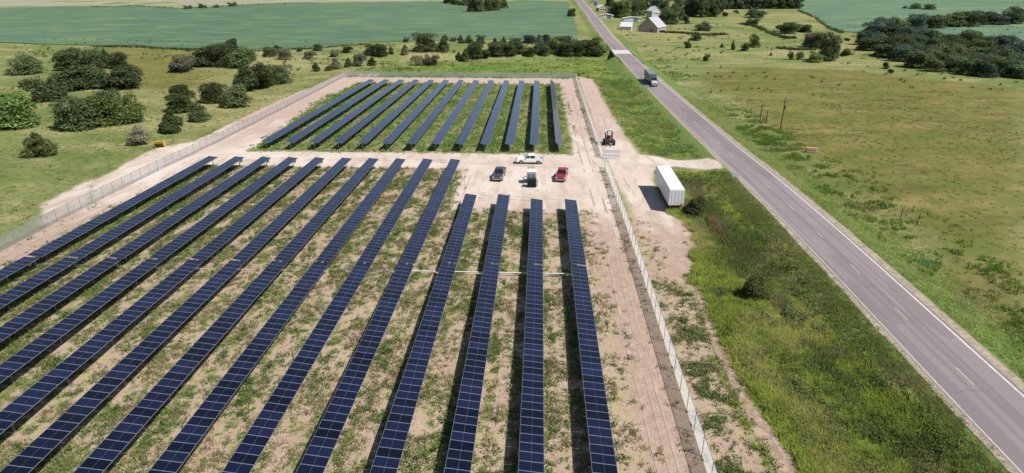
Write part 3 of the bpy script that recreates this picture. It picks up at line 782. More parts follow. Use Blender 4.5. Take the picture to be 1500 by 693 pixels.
o = thing('board_stack', 'small stack of orange and white boards lying in the right pasture', 'board stack', p, R(-6))
for i in range(5): MB().box((0, 0, .12+i*.22), (2.4, 1.1, .1)).build('board', M_PAL if i % 2 == 0 else M_FLAG, o)
for x in (-.9, 0, .9): MB().box((x, 0, .5), (.1, 1.0, .98)).build('spacer', M_WOOD, o)
M_RUST = plain('rusty_steel', P(146, 98, 76), .8, .2, var=.2, scale=4)
a, b = W(1037, 325), W(1057, 362)
for i, (dx, sk_) in enumerate([(-.55, 0), (-.1, .4), (.35, -.3), (.8, .5)]):
    v = b-a; an = math.atan2(v.y, v.x); p = (a+b)/2
    lab = ['rusty pipe lying in the tall grass, leftmost of the pile', 'rusty pipe lying in the tall grass, second from the left of the pile', 'rusty pipe lying in the tall grass, third from the left of the pile', 'rusty pipe lying in the tall grass, rightmost of the pile'][i]
    o = MB().tube((-v.length/2, 0, 0), (v.length/2, 0, 0), .065, n=10).build('rusty_pipe', M_RUST)
    o.location = (p.x+dx, p.y+sk_, p.z+.75+.1*i); o.rotation_euler = (0, .02*i, an+.03*(i-1.5)); tag(o, lab, 'pipe', 'rusty pipes in the tall grass')
p = W(233, 216); M_YEL = plain('yellow_paint', P(232, 190, 84), .6, .3, var=.1); M_YELD = plain('brown_cable', P(170, 126, 60), .8, .2, var=.2)
o = thing('cable_reel', 'yellow cable reel lying beside the shrub outside the left fence', 'cable reel', (p.x, p.y+.5, p.z), R(12))
for s in (-1, 1):
    MB().tube((s*1.0, 0, .72), (s*1.08, 0, .72), .74, n=24).build('flange', M_YEL, o)
MB().tube((-1.0, 0, .72), (1.0, 0, .72), .52, n=20).build('cable_drum', M_YELD, o)
m = MB()
for k in range(7):
    a_ = R(20+k*22); m.box((0, .68*math.cos(a_), .72+.68*math.sin(a_)), (2.0, .24, .04), M=None)
m.build('slat_cover', M_YEL, o)

for px, py, h, lb in ((1318, 322, 1.9, 'weathered leaning fence post beside the nearest white marker stake'), (1343, 330, 2.0, 'dark weathered fence post nearest the right edge of the pasture'), (1096, 152, 1.6, 'short weathered fence post left of the three wooden poles')):
    p = W(px, py); o = MB().tube((0, 0, -.3), (.12, .05, h), .07, .06, n=8).build('fence_post', M_WOOD); o.location = p; tag(o, lb, 'fence post', 'old fence posts in the pasture')
# ------------------------------------------------------------------ buildings far up the road
M_WH = plain('white_clapboard', P(236, 236, 234), .8, .2, var=.05, scale=1); M_PINK = plain('pinkish_metal_roof', P(206, 198, 202), .6, .3, var=.08, scale=.5)
M_BARN = plain('weathered_pale_board', P(206, 192, 186), .85, .2, var=.12, scale=1); M_GR = plain('grey_shingle', P(150, 152, 156), .85, .2, var=.1, scale=1)
M_WR = plain('white_metal_roof', P(236, 238, 240), .5, .3, var=.04, scale=.5)
def house(name, label, cat, px, py, w, l, h, rh, rz, wall, roof, wins=True, chim=False, door=True):
    p = W(px, py); o = thing(name, label, cat, p, rz)
    m = MB(); m.add([(-w/2, -l/2, -.6), (w/2, -l/2, -.6), (w/2, l/2, -.6), (-w/2, l/2, -.6), (-w/2, -l/2, h), (w/2, -l/2, h), (w/2, l/2, h), (-w/2, l/2, h), (0, -l/2, h+rh), (0, l/2, h+rh)],
        [(0, 1, 5, 8, 4), (2, 3, 7, 9, 6), (1, 2, 6, 5), (3, 0, 4, 7)]); m.build('wall', wall, o)
    m = MB(); e = .4; t = .18; k = rh/(w/2)
    for s in (-1, 1):
        xs = s*(w/2+e); zz = h-k*e
        vs = [(0, -l/2-e, h+rh), (xs, -l/2-e, zz), (xs, l/2+e, zz), (0, l/2+e, h+rh)]; vs += [(x, y, z+t) for x, y, z in vs]
        m.add(vs, [(0, 1, 2, 3), (4, 5, 6, 7), (0, 1, 5, 4), (1, 2, 6, 5), (2, 3, 7, 6), (3, 0, 4, 7)])
    r_ = m.build('roof', roof, o)
    if chim: MB().box((w*.15, l*.2, h+rh), (.8, .8, 1.8)).build('chimney', M_BARN, r_)
    if door:
        MB().box((w*.2, -l/2-.03, 1.1), (1.1 if wins else 3.2, .08, 2.2 if wins else 2.8)).build('door', M_DG if wins else M_GR, o)
    if wins:
        rows_ = [1.5]+([4.2] if h > 4.5 else [])
        for z in rows_:
            for x in (-w*.25, w*.0 if z > 3 else -w*.02, w*.36 if z < 3 else w*.25):
                f = MB().box((x, -l/2-.02, z), (1.1, .06, 1.4)).build('window', M_WH, o); MB().box((x, -l/2-.06, z), (.9, .04, 1.2)).build('pane', M_WIN, f)
            for y in (-l*.25, l*.25):
                for s in (-1, 1):
                    f = MB().box((s*(w/2+.02), y, z), (.06, 1.1, 1.4)).build('window', M_WH, o); MB().box((s*(w/2+.06), y, z), (.04, .9, 1.2)).build('pane', M_WIN, f)
    return o
house('barn', 'weathered pale barn with broad steep grey roof at the farmstead', 'barn', 955, 46, 14, 15, 3.4, 6.0, R(-32), M_BARN, M_PINK, wins=False)
house('farmhouse', 'tall white two-storey farmhouse behind the barn', 'house', 957, 27, 8, 9, 6.2, 3, R(20), M_WH, M_WR, chim=True)
house('shed', 'small white shed with bright white roof left of the barn', 'shed', 918, 43, 6.5, 8, 2.2, 2.6, R(70), M_WH, M_WR, wins=False)
house('machine_shed', 'long low white shed half hidden by trees behind the small white shed', 'shed', 925, 31, 14, 5, 2.2, 1.2, R(3), M_WH, M_WR, wins=False)
house('cottage', 'cream roadside house with pale roof beside the tree clump', 'house', 882, 16, 9, 8, 3, 2.2, R(15), plain('cream_siding', P(216, 200, 180), .8, .2, scale=1), M_WR)
house('garage', 'low white building farthest up the road at the top of the picture', 'garage', 870, 8, 9, 7, 3, 1.8, R(-10), M_WH, M_GR, wins=False)
house('small_barn', 'low grey-roofed shed by the road below the cream house', 'shed', 888, 27, 11, 5, 2.4, 1.2, R(-4), M_WH, M_WR, wins=False)
house('lean_to', 'small white shed right of the tall farmhouse', 'shed', 985, 19, 5, 5, 3, 1.2, R(10), M_WH, M_WR, wins=False)

# ------------------------------------------------------------------ trees
def crown_mesh(kind, seed, n=3200, leaf=.036):
    g = np.random.default_rng(seed); C_, Rr = [], []
    if kind == 'round':
        for i in range(17):
            a = g.uniform(0, 6.283); e = g.uniform(-.35, 1); rr = g.uniform(.12, .3)
            C_.append((rr*math.cos(a), rr*math.sin(a), .42+.34*e)); Rr.append(g.uniform(.13, .22))
        for i in range(9):
            a = i*.7; C_.append((.27*math.cos(a), .27*math.sin(a), g.uniform(.16, .3))); Rr.append(g.uniform(.15, .2))
        C_.append((0, 0, .42)); Rr.append(.33)
    elif kind == 'cedar':
        for i in range(26):
            t = (i/25)**.9; a = g.uniform(0, 6.283); w = .36*(1-t)**.75
            C_.append((w*math.cos(a)*g.uniform(.3, 1), w*math.sin(a)*g.uniform(.3, 1), .1+.82*t)); Rr.append(.17*(1-t)+.055)
    elif kind == 'tall':
        for i in range(20):
            t = i/19; a = g.uniform(0, 6.283); w = .25*math.sin(math.pi*(.18+.8*t))
            C_.append((w*math.cos(a), w*math.sin(a), .22+.70*t)); Rr.append(g.uniform(.10, .18))
    else:   # low spreading bush
        for i in range(16):
            a = g.uniform(0, 6.283); rr = g.uniform(.05, .38); 
            C_.append((rr*math.cos(a), rr*math.sin(a), g.uniform(.2, .72)*(1-rr*.6))); Rr.append(g.uniform(.14, .24))
    C_ = np.array(C_); Rr = np.array(Rr); p = Rr**2/np.sum(Rr**2)
    k = g.choice(len(Rr), n, p=p)
    d = g.normal(size=(n, 3)); d /= np.linalg.norm(d, axis=1)[:, None]
    d[:, 2] = np.where(d[:, 2] < -.3, -d[:, 2]*.6, d[:, 2])
    rad = Rr[k]*(.55+.5*g.random(n)**.5); 
    rad *= np.where(g.random(n) < .1, g.uniform(1.05, 1.35, n), 1); X = C_[k]+d*rad[:, None]; X[:, 2] = .03+.97*(X[:, 2]-np.percentile(X[:, 2], .5))/(np.percentile(X[:, 2], 99.7)-np.percentile(X[:, 2], .5))
    X[:, :2] *= .5/np.percentile(np.hypot(X[:, 0], X[:, 1]), 98.5); X[:, 2] = np.clip(X[:, 2], .01, 1.1)
    nr_ = d+g.normal(size=(n, 3))*.55; nr_[:, 2] += .25; nr_ /= np.linalg.norm(nr_, axis=1)[:, None]
    u = np.cross(nr_, g.normal(size=(n, 3))); u /= np.linalg.norm(u, axis=1)[:, None]; v = np.cross(nr_, u)
    s = leaf*g.uniform(.55, 1.5, n)[:, None]
    V = np.stack([X+u*s, X+v*s*.55, X-u*s, X-v*s*.55], 1).reshape(-1, 3)
    s *= np.where(g.random(n) < .12, 1.5, 1)[:, None]; V = np.stack([X+u*s, X+v*s*.55, X-u*s, X-v*s*.55], 1).reshape(-1, 3)
    lobe = g.random(len(Rr))[k]
    tint = np.stack([np.clip(.6*lobe+.5*g.random(n), 0, 1), g.random(n), g.random(n)], 1)
    return np_mesh(kind+'_crown', V, np.arange(4*n).reshape(n, 4), [None], np.repeat(tint, 4, axis=0))
M_BARK = plain('bark', P(104, 90, 74), .95, .1, var=.2, scale=8)
FOL = {
 'dark': foliage('dark_foliage', P(62, 80, 48), P(94, 112, 66), P(116, 126, 84)),
 'green': foliage('green_foliage', P(86, 112, 54), P(124, 144, 72), P(144, 156, 88)),
 'grey': foliage('greyish_foliage', P(104, 108, 82), P(134, 134, 104), P(150, 146, 122)),
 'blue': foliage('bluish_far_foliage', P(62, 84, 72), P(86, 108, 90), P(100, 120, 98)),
 'cedar': foliage('cedar_foliage', P(58, 74, 38), P(84, 98, 50), P(104, 110, 66))}
TWORD = {'dark': 'dark green', 'green': 'mid green', 'grey': 'greyish', 'blue': 'bluish green', 'cedar': 'very dark green'}
protos = {}
def trunk_mesh(kind):
    m = MB(); m.tube((0, 0, -.06), (0, 0, .45), .035, .022, n=8)
    for i in range(4):
        a = i*1.7; m.tube((0, 0, .2+.07*i), (.2*math.cos(a), .2*math.sin(a), .5+.05*i), .016, .006, n=6)
    if kind in ('cedar', 'tall'): m.tube((0, 0, .45), (0, 0, .85), .022, .006, n=6)
    o = m.build('trunk', M_BARK); me = o.data; bpy.data.objects.remove(o); return me
TR_ME = {k: trunk_mesh(k) for k in ('round', 'cedar', 'tall', 'bush')}
CM = {}
def crown(kind, mat, v, small):
    key = (kind, mat, v, small)
    if key not in CM:
        me = crown_mesh(kind, hash((kind, v)) % 1000 if False else {'round': 10, 'cedar': 20, 'tall': 30, 'bush': 40}[kind]+v, int((1900 if small else 7500)*(1, .62, .85)[v]), (.052 if small else .027)*(1, 1.05, .9)[v])
        me.materials[0] = FOL[mat]; CM[key] = me
    return CM[key]
KN = {'round': ('broadleaf_tree', 'broadleaf tree', 'tree'), 'cedar': ('cedar_tree', 'cedar', 'tree'), 'tall': ('tall_tree', 'tall tree', 'tree'), 'bush': ('bush', 'bush', 'bush')}
def cluster(where, items, group=None):
    """items: (px, py_base, w_px, h_px, kind, foliage)"""
    items = sorted(items, key=lambda i: i[0]); n = len(items)
    hs = [i[3] for i in items]
    for k, it in enumerate(items):
        px, py, w, h, kind, fol = it[:6]
        z0 = W(px, py); 
        dpx = (z0-Vector((0, 0, CAMZ))).length
        wm = w/F*dpx*1.02
        dirv = Vector((z0.x, z0.y)).normalized(); p2 = Vector((z0.x, z0.y))+dirv*wm*.36; p = Vector((p2.x, p2.y, hz(p2.x, p2.y)))
        hm = max(height_to(p, py-h)*.98, wm*.45)
        hh = min(hm, wm*2.9)
        nm, wd, cat = KN[kind]
        if n == 1: lab = it[6] if len(it) > 6 else '%s %s %s' % (TWORD[fol], wd, where)
        else:
            pos = 'leftmost' if k == 0 else 'rightmost' if k == n-1 else (ordn[k] if k < 14 else '%dst' % (k+1) if k == 20 else '%dth' % (k+1))+' from left'
            lab = '%s %s, %s, %s' % (TWORD[fol], wd, pos, where)
        t = thing(nm, lab, cat, p, random.uniform(0, 6.28), group)
        t.scale = (wm, wm, hh)
        c = link('crown', crown(kind, fol, k % 3, w < 16), t)
        c2 = link('trunk', TR_ME[kind], t)
D, G_, Y_, B_, E_ = 'dark', 'green', 'grey', 'blue', 'cedar'
cluster('at the lower left edge', [(118, 192, 50, 50, 'round', D), (150, 186, 50, 50, 'round', G_), (183, 184, 48, 46, 'bush', G_), (168, 180, 36, 50, 'round', D)], 'bushes at the left edge')
cluster('above the big left bushes', [(143, 131, 34, 34, 'round', D), (188, 131, 58, 32, 'bush', D), (138, 101, 28, 30, 'round', D), (158, 101, 22, 30, 'cedar', D), (176, 101, 24, 25, 'round', D), (112, 134, 44, 40, 'round', D), (104, 104, 34, 34, 'round', D)], 'bushes in the left pasture')
cluster('beyond the big left bushes', [(20, 190, 60, 56, 'round', G_), (70, 150, 48, 40, 'bush', D), (40, 110, 40, 30, 'round', D), (60, 232, 44, 38, 'cedar', E_)], 'bushes far out on the left')
cluster('', [(206, 213, 34, 29, 'bush', Y_, 'low greyish shrub beside the yellow cable reel')]); cluster('', [(254, 196, 40, 34, 'cedar', E_, 'very dark conical cedar standing alone near the left fence')])
cluster('amid the left pasture', [(266, 166, 38, 30, 'round', E_), (266, 144, 34, 17, 'bush', E_), (294, 179, 32, 28, 'cedar', D), (316, 152, 36, 31, 'round', E_), (346, 159, 42, 36, 'round', D)], 'bushes in the middle of the left pasture')
cluster('in the dark clump below soybeans', [(272, 107, 36, 28, 'bush', Y_), (300, 99, 34, 32, 'round', D), (325, 99, 40, 36, 'round', D), (350, 101, 34, 33, 'round', D), (367, 90, 18, 18, 'round', D), (341, 74, 16, 18, 'round', B_)], 'clump of trees below the soybean field')
cluster('in the thicket above the fence', [(362, 135, 40, 40, 'bush', E_), (388, 132, 48, 40, 'bush', E_), (411, 124, 34, 30, 'round', D)], 'thicket above the left fence')
cluster('scattered under the left soybean field', [(396, 84, 20, 16, 'round', D), (408, 78, 14, 12, 'round', B_), (418, 88, 22, 18, 'round', Y_), (440, 76, 9, 7, 'bush', B_), (455, 87, 20, 13, 'bush', Y_), (466, 75, 14, 11, 'round', D), (492, 84, 14, 12, 'bush', Y_), (510, 78, 17, 10, 'bush', E_), (543, 82, 18, 17, 'round', D), (558, 84, 22, 20, 'round', D), (573, 80, 9, 13, 'cedar', D), (594, 81, 14, 16, 'cedar', D)], 'scattered trees under the soybean field')
cluster('by the far left fence corner', [(463, 105, 14, 14, 'cedar', E_), (482, 104, 14, 8, 'bush', E_), (492, 102, 18, 18, 'cedar', Y_), (511, 99, 14, 14, 'cedar', E_), (528, 98, 22, 20, 'bush', Y_), (546, 97, 14, 15, 'cedar', E_)], 'cedars above the far left fence corner')
cluster('at the centre of the treeline', [(612, 97, 22, 16, 'bush', Y_), (633, 97, 22, 18, 'bush', Y_), (624, 77, 38, 30, 'round', D), (650, 77, 20, 25, 'cedar', D), (596, 62, 10, 8, 'bush', B_), (653, 60, 9, 10, 'cedar', D), (664, 61, 12, 6, 'bush', B_)], 'trees at the centre of the treeline')
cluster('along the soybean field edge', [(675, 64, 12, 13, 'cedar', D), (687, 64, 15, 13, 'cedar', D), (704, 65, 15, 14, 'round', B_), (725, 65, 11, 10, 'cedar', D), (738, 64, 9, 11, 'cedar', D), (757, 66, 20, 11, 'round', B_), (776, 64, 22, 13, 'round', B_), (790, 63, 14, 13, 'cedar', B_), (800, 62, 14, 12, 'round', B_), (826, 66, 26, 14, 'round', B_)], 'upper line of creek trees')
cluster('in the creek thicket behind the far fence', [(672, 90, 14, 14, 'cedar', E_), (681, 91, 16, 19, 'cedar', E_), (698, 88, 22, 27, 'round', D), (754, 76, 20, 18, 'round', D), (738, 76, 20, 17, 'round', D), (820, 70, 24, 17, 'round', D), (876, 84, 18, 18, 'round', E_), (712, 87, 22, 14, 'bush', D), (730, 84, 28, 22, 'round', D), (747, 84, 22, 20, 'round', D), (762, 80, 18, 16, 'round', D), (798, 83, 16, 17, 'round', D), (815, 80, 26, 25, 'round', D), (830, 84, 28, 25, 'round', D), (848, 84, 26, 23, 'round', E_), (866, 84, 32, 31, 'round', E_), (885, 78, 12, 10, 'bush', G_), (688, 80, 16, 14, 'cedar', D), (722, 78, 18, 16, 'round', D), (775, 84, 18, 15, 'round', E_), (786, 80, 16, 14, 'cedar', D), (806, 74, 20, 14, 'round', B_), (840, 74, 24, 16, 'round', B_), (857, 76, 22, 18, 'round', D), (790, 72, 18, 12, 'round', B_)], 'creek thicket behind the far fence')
cluster('', [(837, 25, 13, 13, 'round', D, 'small dark tree alone at the field edge beside the road')])
cluster('in the grove beyond the soybeans', [(656, 6, 14, 9, 'round', D), (668, 8, 16, 11, 'round', D), (680, 9, 14, 12, 'round', D), (692, 18, 16, 22, 'round', D), (703, 18, 16, 21, 'round', D), (714, 17, 16, 20, 'round', D), (725, 16, 16, 19, 'round', D), (737, 13, 16, 16, 'round', D)], 'grove at the far field edge')
cluster('on the field boundary at top left', [(275, 14, 11, 6, 'bush', D), (297, 13, 11, 8, 'round', D), (318, 12, 10, 4, 'bush', Y_), (340, 10, 12, 4, 'bush', D)], 'boundary bushes at top left')
cluster('around the farmstead', [(893, 10, 14, 14, 'round', D), (902, 26, 20, 24, 'round', D), (912, 27, 22, 28, 'round', G_), (928, 24, 20, 24, 'round', D), (940, 23, 16, 22, 'tall', D), (972, 22, 18, 26, 'round', D), (975, 36, 26, 24, 'round', D), (984, 36, 18, 20, 'round', D), (999, 30, 14, 16, 'cedar', D), (918, 16, 20, 18, 'round', D), (932, 14, 20, 18, 'round', D), (962, 14, 20, 18, 'round', B_), (948, 12, 18, 16, 'tall', D), (985, 26, 20, 20, 'round', D), (896, 20, 14, 14, 'round', D), (1010, 16, 20, 20, 'round', D), (1004, 35, 12, 12, 'bush', E_), (992, 18, 20, 22, 'round', D)], 'farmstead trees')
cluster('in the grove beside the farmhouse', [(1008, 24, 18, 30, 'tall', B_), (1018, 25, 18, 32, 'tall', D), (1028, 26, 18, 32, 'tall', D), (1038, 25, 18, 32, 'tall', D), (1047, 25, 16, 30, 'tall', D), (1013, 20, 18, 28, 'round', D), (1023, 21, 18, 26, 'tall', D), (1033, 21, 18, 26, 'round', D), (1043, 20, 18, 26, 'tall', B_), (1053, 18, 16, 22, 'tall', D)], 'tall grove right of the farmhouse')
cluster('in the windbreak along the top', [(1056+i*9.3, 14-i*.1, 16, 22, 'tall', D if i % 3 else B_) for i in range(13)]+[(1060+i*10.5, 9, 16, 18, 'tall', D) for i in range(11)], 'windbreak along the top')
cluster('on the pasture near the barn', [(1006, 71, 12, 12, 'bush', E_), (1019, 60, 18, 13, 'round', D), (1031, 46, 25, 14, 'bush', Y_), (1035, 90, 10, 12, 'bush', E_), (1057, 70, 6, 7, 'cedar', E_), (1062, 24, 9, 7, 'bush', E_), (1073, 73, 7, 14, 'cedar', E_), (1078, 20, 9, 5, 'bush', G_), (1091, 75, 14, 13, 'bush', E_)], 'bushes on the pasture near the barn')
cluster('amid the right-hand pasture', [(1103, 38, 17, 13, 'bush', D), (1105, 27, 27, 14, 'bush', D), (1104, 70, 17, 21, 'round', G_), (1144, 47, 18, 11, 'bush', D), (1154, 50, 22, 18, 'round', D), (1165, 47, 14, 12, 'round', D), (1179, 48, 17, 12, 'round', D), (1158, 88, 10, 14, 'bush', G_), (1170, 88, 12, 14, 'bush', G_), (1129, 82, 4, 6, 'cedar', D)], 'bushes in the middle of the right pasture')
cluster('in the small wood at right', [(1188, 70, 24, 22, 'round', Y_), (1202, 72, 26, 26, 'round', D), (1212, 90, 26, 42, 'round', D), (1193, 92, 19, 18, 'round', G_), (1220, 80, 14, 30, 'round', D)], 'small wood on the right')
cluster('on the pale slope at right', [(1240, 83, 18, 8, 'bush', E_), (1241, 60, 8, 4, 'bush', D), (1266, 50, 9, 8, 'bush', D), (1296, 101, 11, 10, 'bush', E_), (1305, 107, 9, 6, 'bush', E_), (1230, 48, 6, 3, 'bush', D)], 'bushes on the pale slope')
big = []
for j, (y0, xa) in enumerate([(50, 1292), (58, 1278), (66, 1268), (75, 1272), (84, 1294), (92, 1316), (102, 1342)]):
    x = xa
    while x < 1500:
        yb = y0+(x-xa)*(.10 if j else -.08)+random.uniform(-2, 2)
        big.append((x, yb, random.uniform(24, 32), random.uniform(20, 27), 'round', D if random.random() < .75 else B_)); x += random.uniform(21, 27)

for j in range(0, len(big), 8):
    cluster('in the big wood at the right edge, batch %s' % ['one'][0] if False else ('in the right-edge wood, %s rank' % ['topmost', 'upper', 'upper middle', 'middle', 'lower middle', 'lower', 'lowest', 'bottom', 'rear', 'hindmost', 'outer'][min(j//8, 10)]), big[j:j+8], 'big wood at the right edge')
cluster('beyond the field at top right', [(1340, 14, 15, 9, 'round', D), (1361, 15, 15, 9, 'round', D), (1325, 13, 7, 3, 'bush', D)], 'far trees at top right')
cluster('in the right verge', [(1018, 320, 38, 32, 'bush', E_), (1103, 446, 42, 42, 'bush', E_)], 'dark bushes in the verge')

# ------------------------------------------------------------------ weeds and grass (uncountable)
def tufts(name, x, y, hgt, spread, nb, mat, width=.05, droop=.5, base=0.0, leafy=False, bias=0.0):
    n = len(x); z = H(x, y)-.03+base; g = rng; N = n*nb
    bx_ = np.repeat(x, nb)+g.normal(0, 1, N)*np.repeat(spread, nb)*.4
    by_ = np.repeat(y, nb)+g.normal(0, 1, N)*np.repeat(spread, nb)*.4
    bz_ = np.repeat(z, nb); hh = np.repeat(hgt, nb)*g.uniform(.55, 1.1, N)
    a = g.uniform(0, 6.283, N); w = width*g.uniform(.6, 1.4, N)
    ln = g.uniform(.1, droop, N)*hh; b = g.uniform(0, 6.283, N)
    if leafy:
        zc = bz_+hh*g.uniform(.15, 1, N)
        nn = g.normal(size=(N, 3)); nn[:, 2] = np.abs(nn[:, 2])+.4; nn /= np.linalg.norm(nn, axis=1)[:, None]
        u = np.cross(nn, g.normal(size=(N, 3))); u /= np.linalg.norm(u, axis=1)[:, None]; v = np.cross(nn, u); s = w[:, None]*1.6
        X = np.stack([bx_, by_, zc], 1)
        V = np.stack([X+u*s, X+v*s*.5, X-u*s, X-v*s*.5], 1).reshape(-1, 3); Fa = np.arange(4*N).reshape(N, 4)
    else:
        p0 = np.stack([bx_-np.cos(a)*w, by_-np.sin(a)*w, bz_], 1); p1 = np.stack([bx_+np.cos(a)*w, by_+np.sin(a)*w, bz_], 1)
        p2 = np.stack([bx_+np.cos(b)*ln+np.cos(a)*w*.35, by_+np.sin(b)*ln+np.sin(a)*w*.35, bz_+hh], 1); p3 = np.stack([bx_+np.cos(b)*ln-np.cos(a)*w*.35, by_+np.sin(b)*ln-np.sin(a)*w*.35, bz_+hh*.97], 1)
        V = np.stack([p0, p1, p2, p3], 1).reshape(-1, 3); Fa = np.arange(4*N).reshape(N, 4)
    big = sst(.32, .68, fbm(x/7+3, y/11+8, 3))+bias; br_ = sst(.4, .75, fbm(x/5+33, y/9+18, 3))
    tt = np.clip(np.repeat(g.random(n)*.35+big*.5, nb)+g.random(N)*.2, 0, 1)
    tint = np.stack([tt, np.clip(np.repeat(g.random(n)*.5+br_*.6, nb), 0, 1), tt], 1)
    me = np_mesh(name, V, Fa, [mat], np.repeat(tint, 4, axis=0))
    return tag(link(name, me), kind='stuff')
M_WEED = foliage('weed_leaves', P(112, 138, 66), P(146, 164, 92), P(170, 170, 118), .35)
M_STRAW = foliage('dry_weed_stems', P(170, 160, 112), P(150, 146, 98), P(186, 174, 130), .2)
M_TALL = foliage('tall_verge_grass', P(132, 164, 68), P(178, 202, 98), P(206, 206, 130), .55)
M_REED = foliage('seeding_grass', P(166, 170, 108), P(138, 158, 88), P(200, 190, 142), .45)
M_WEED2 = foliage('dark_weed_leaves', P(82, 112, 54), P(116, 142, 72), P(132, 144, 84), .3)
M_MOWN = foliage('short_verge_grass', P(140, 166, 86), P(168, 186, 108), P(184, 186, 126), .45)
M_VERGE = foliage('mixed_verge_grass', P(116, 136, 66), P(156, 166, 94), P(178, 168, 116), .4)
M_PG = foliage('pasture_grass', P(138, 144, 76), P(162, 160, 96), P(124, 136, 66), .45)
def scatter(n, x0, x1, y0, y1, dens, near=True):
    # more candidates near the camera
    x = rng.uniform(x0, x1, n); y = rng.uniform(y0, y1, n); d = dens(x, y); ok = rng.random(n) < d
    return x[ok], y[ok]
def in_enc(x, y): return (sdist(x, y, enc) > .5)
def yardm(x, y):
    r = np.zeros_like(x)
    for q in yardpolys: r = np.maximum(r, bl(sdist(x, y, q), 2.0))
    return r
def clumpy(x, y, s=2.6, t=.5): return sst(t-.06, t+.09, fbm(x/s, y/s, 3))
def wdens(x, y):
    ph = np.mod(x-5.45+2.81, 5.62)-2.81; al = .75+.5*np.exp(-((np.abs(ph)-1.3)/.7)**2)-.35*np.exp(-((np.abs(ph)-2.5)/.5)**2)
    base = (.50*clumpy(x, y*.45, 2.6, .50)+.55*clumpy(x+50, y*.7, 1.0, .57))*al
    loc = .8+.6*sst(138, 150, y)-.45*np.exp(-((x-8)/7)**2)*(1-sst(130, 145, y))
    return np.clip(base*loc, 0, 1)*in_enc(x, y)*(1-yardm(x, y))
x, y = scatter(95000, -76, 14, 26, 128, wdens)
tufts('weeds', x, y, rng.uniform(.15, .6, len(x)), np.full(len(x), .42), 16, M_WEED, .06, leafy=True)
x, y = scatter(48000, -76, 14, 140, 250, lambda a, b: np.clip(wdens(a, b)*1.25, 0, 1))
tufts('weeds', x, y, rng.uniform(.2, .6, len(x)), np.full(len(x), .5), 9, M_WEED, .10, leafy=True)
x, y = scatter(75000, -76, 14, 26, 128, lambda a, b: .85*clumpy(a+90, b+20, 2.2, .52)*in_enc(a, b)*(1-yardm(a, b)))
tufts('dry_weeds', x, y, rng.uniform(.15, .45, len(x)), np.full(len(x), .4), 10, M_STRAW, .035, droop=1.0)
def outd(x, y): return (.06+.75*clumpy(x, y, 2.0, .50)*(.6+.4*sst(14, 18, x)))*(1-.75*sst(66, 80, y))*bl(x-14.6, 1)*bl(np.where(y > 76, 23.5, 18.8)-x, 1)*(1-yardm(x, y))
def clump_field(name, n, x0, x1, y0, y1, dens, mat, h0, h1, rad, nb, w):
    cx, cy = scatter(n, x0, x1, y0, y1, dens)
    hh = rng.uniform(h0, h1, len(cx)); tufts(name, cx, cy, hh, rng.uniform(.5, 1.0, len(cx))*rad, nb, mat, w, leafy=True)
clump_field('weed_clumps', 9000, -76, 13, 26, 128, lambda a, b: np.clip(wdens(a, b)*1.3, 0, 1)*.5*(b < 101+30*(a < -15)), M_WEED2, .35, .8, .75, 55, .055)
clump_field('weed_clumps', 5000, -76, 14, 142, 250, lambda a, b: np.clip(wdens(a, b)*1.3, 0, 1)*.5, M_WEED2, .3, .8, .9, 40, .09)
clump_field('weed_clumps', 1500, 14.5, 22, 24, 100, lambda a, b: outd(a, b)*.6, M_WEED2, .3, .6, .7, 45, .055)
# strip just outside the fence
x, y = scatter(15000, 14, 24, 24, 100, outd)
tufts('weeds', x, y, rng.uniform(.15, .5, len(x)), np.full(len(x), .4), 14, M_WEED, .06, leafy=True)
x, y = scatter(7000, 14, 24, 24, 100, lambda a, b: outd(a, b)*.8)
tufts('dry_weeds', x, y, rng.uniform(.2, .5, len(x)), np.full(len(x), .4), 9, M_STRAW, .035, droop=.9)
def verge(x, y):
    left = np.interp(y, [20, 65, 74, 82, 92, 98, 103, 110, 124], [19.3, 19.6, 20.6, 22.4, 24.0, 24.0, 22.8, 24.5, 24.0])+3.2*(fbm(x/4, y/4, 3)-.5)
    m = bl(x-left, 1.2)*bl(33.6-x+1.2*np.sin(y/6.0), 1.2)*bl(126.5-y, 3)
    p = sdist(x, y, pathp); m = m*(1-bl(p+.5, .7))
    return m
def vd(x, y):
    band = np.exp(-((x-22)/3.0)**2)+.55*clumpy(x, y, 2.6, .5)+.22
    return np.clip(verge(x, y)*band, 0, 1)
x, y = scatter(64000, 16, 37, 24, 128, vd)
hg = .25+.85*fbm(x/3+7, y/3, 3)*(.6+.5*np.exp(-((x-22)/3)**2))
tufts('tall_grass', x, y, hg, np.full(len(x), .32), 12, M_TALL, .034, droop=1.0, bias=np.maximum(1.1*np.exp(-((x-21.8)/3.0)**2)-.2, .7*sst(92, 104, y)))
x, y = scatter(30000, 16, 37, 24, 128, lambda a, b: verge(a, b)*clumpy(a+39, b+10, 2.3, .55)*(.25+.75*sst(22.5, 26, a)))
tufts('dark_weeds', x, y, .35+.8*fbm(x/2+17, y/2, 2), np.full(len(x), .4), 14, FOL['green'], .06, leafy=True)
x, y = scatter(26000, 16, 37, 24, 128, lambda a, b: verge(a, b)*clumpy(a+9, b+70, 1.7, .56)*.9)
tufts('weeds', x, y, .35+.7*fbm(x/2+7, y/2, 2), np.full(len(x), .4), 14, M_WEED, .07, leafy=True)
x, y = scatter(26000, 16, 37, 24, 122, lambda a, b: verge(a, b)*clumpy(a, b*.5, 2.5, .50)*(.12+.88*np.exp(-((a-np.interp(b, [30, 60, 100], [32.5, 31.5, 29]))/1.7)**2)))
tufts('seeding_grass', x, y, .5+.8*fbm(x/3+7, y/3, 2), np.full(len(x), .35), 11, M_REED, .035, droop=.5)
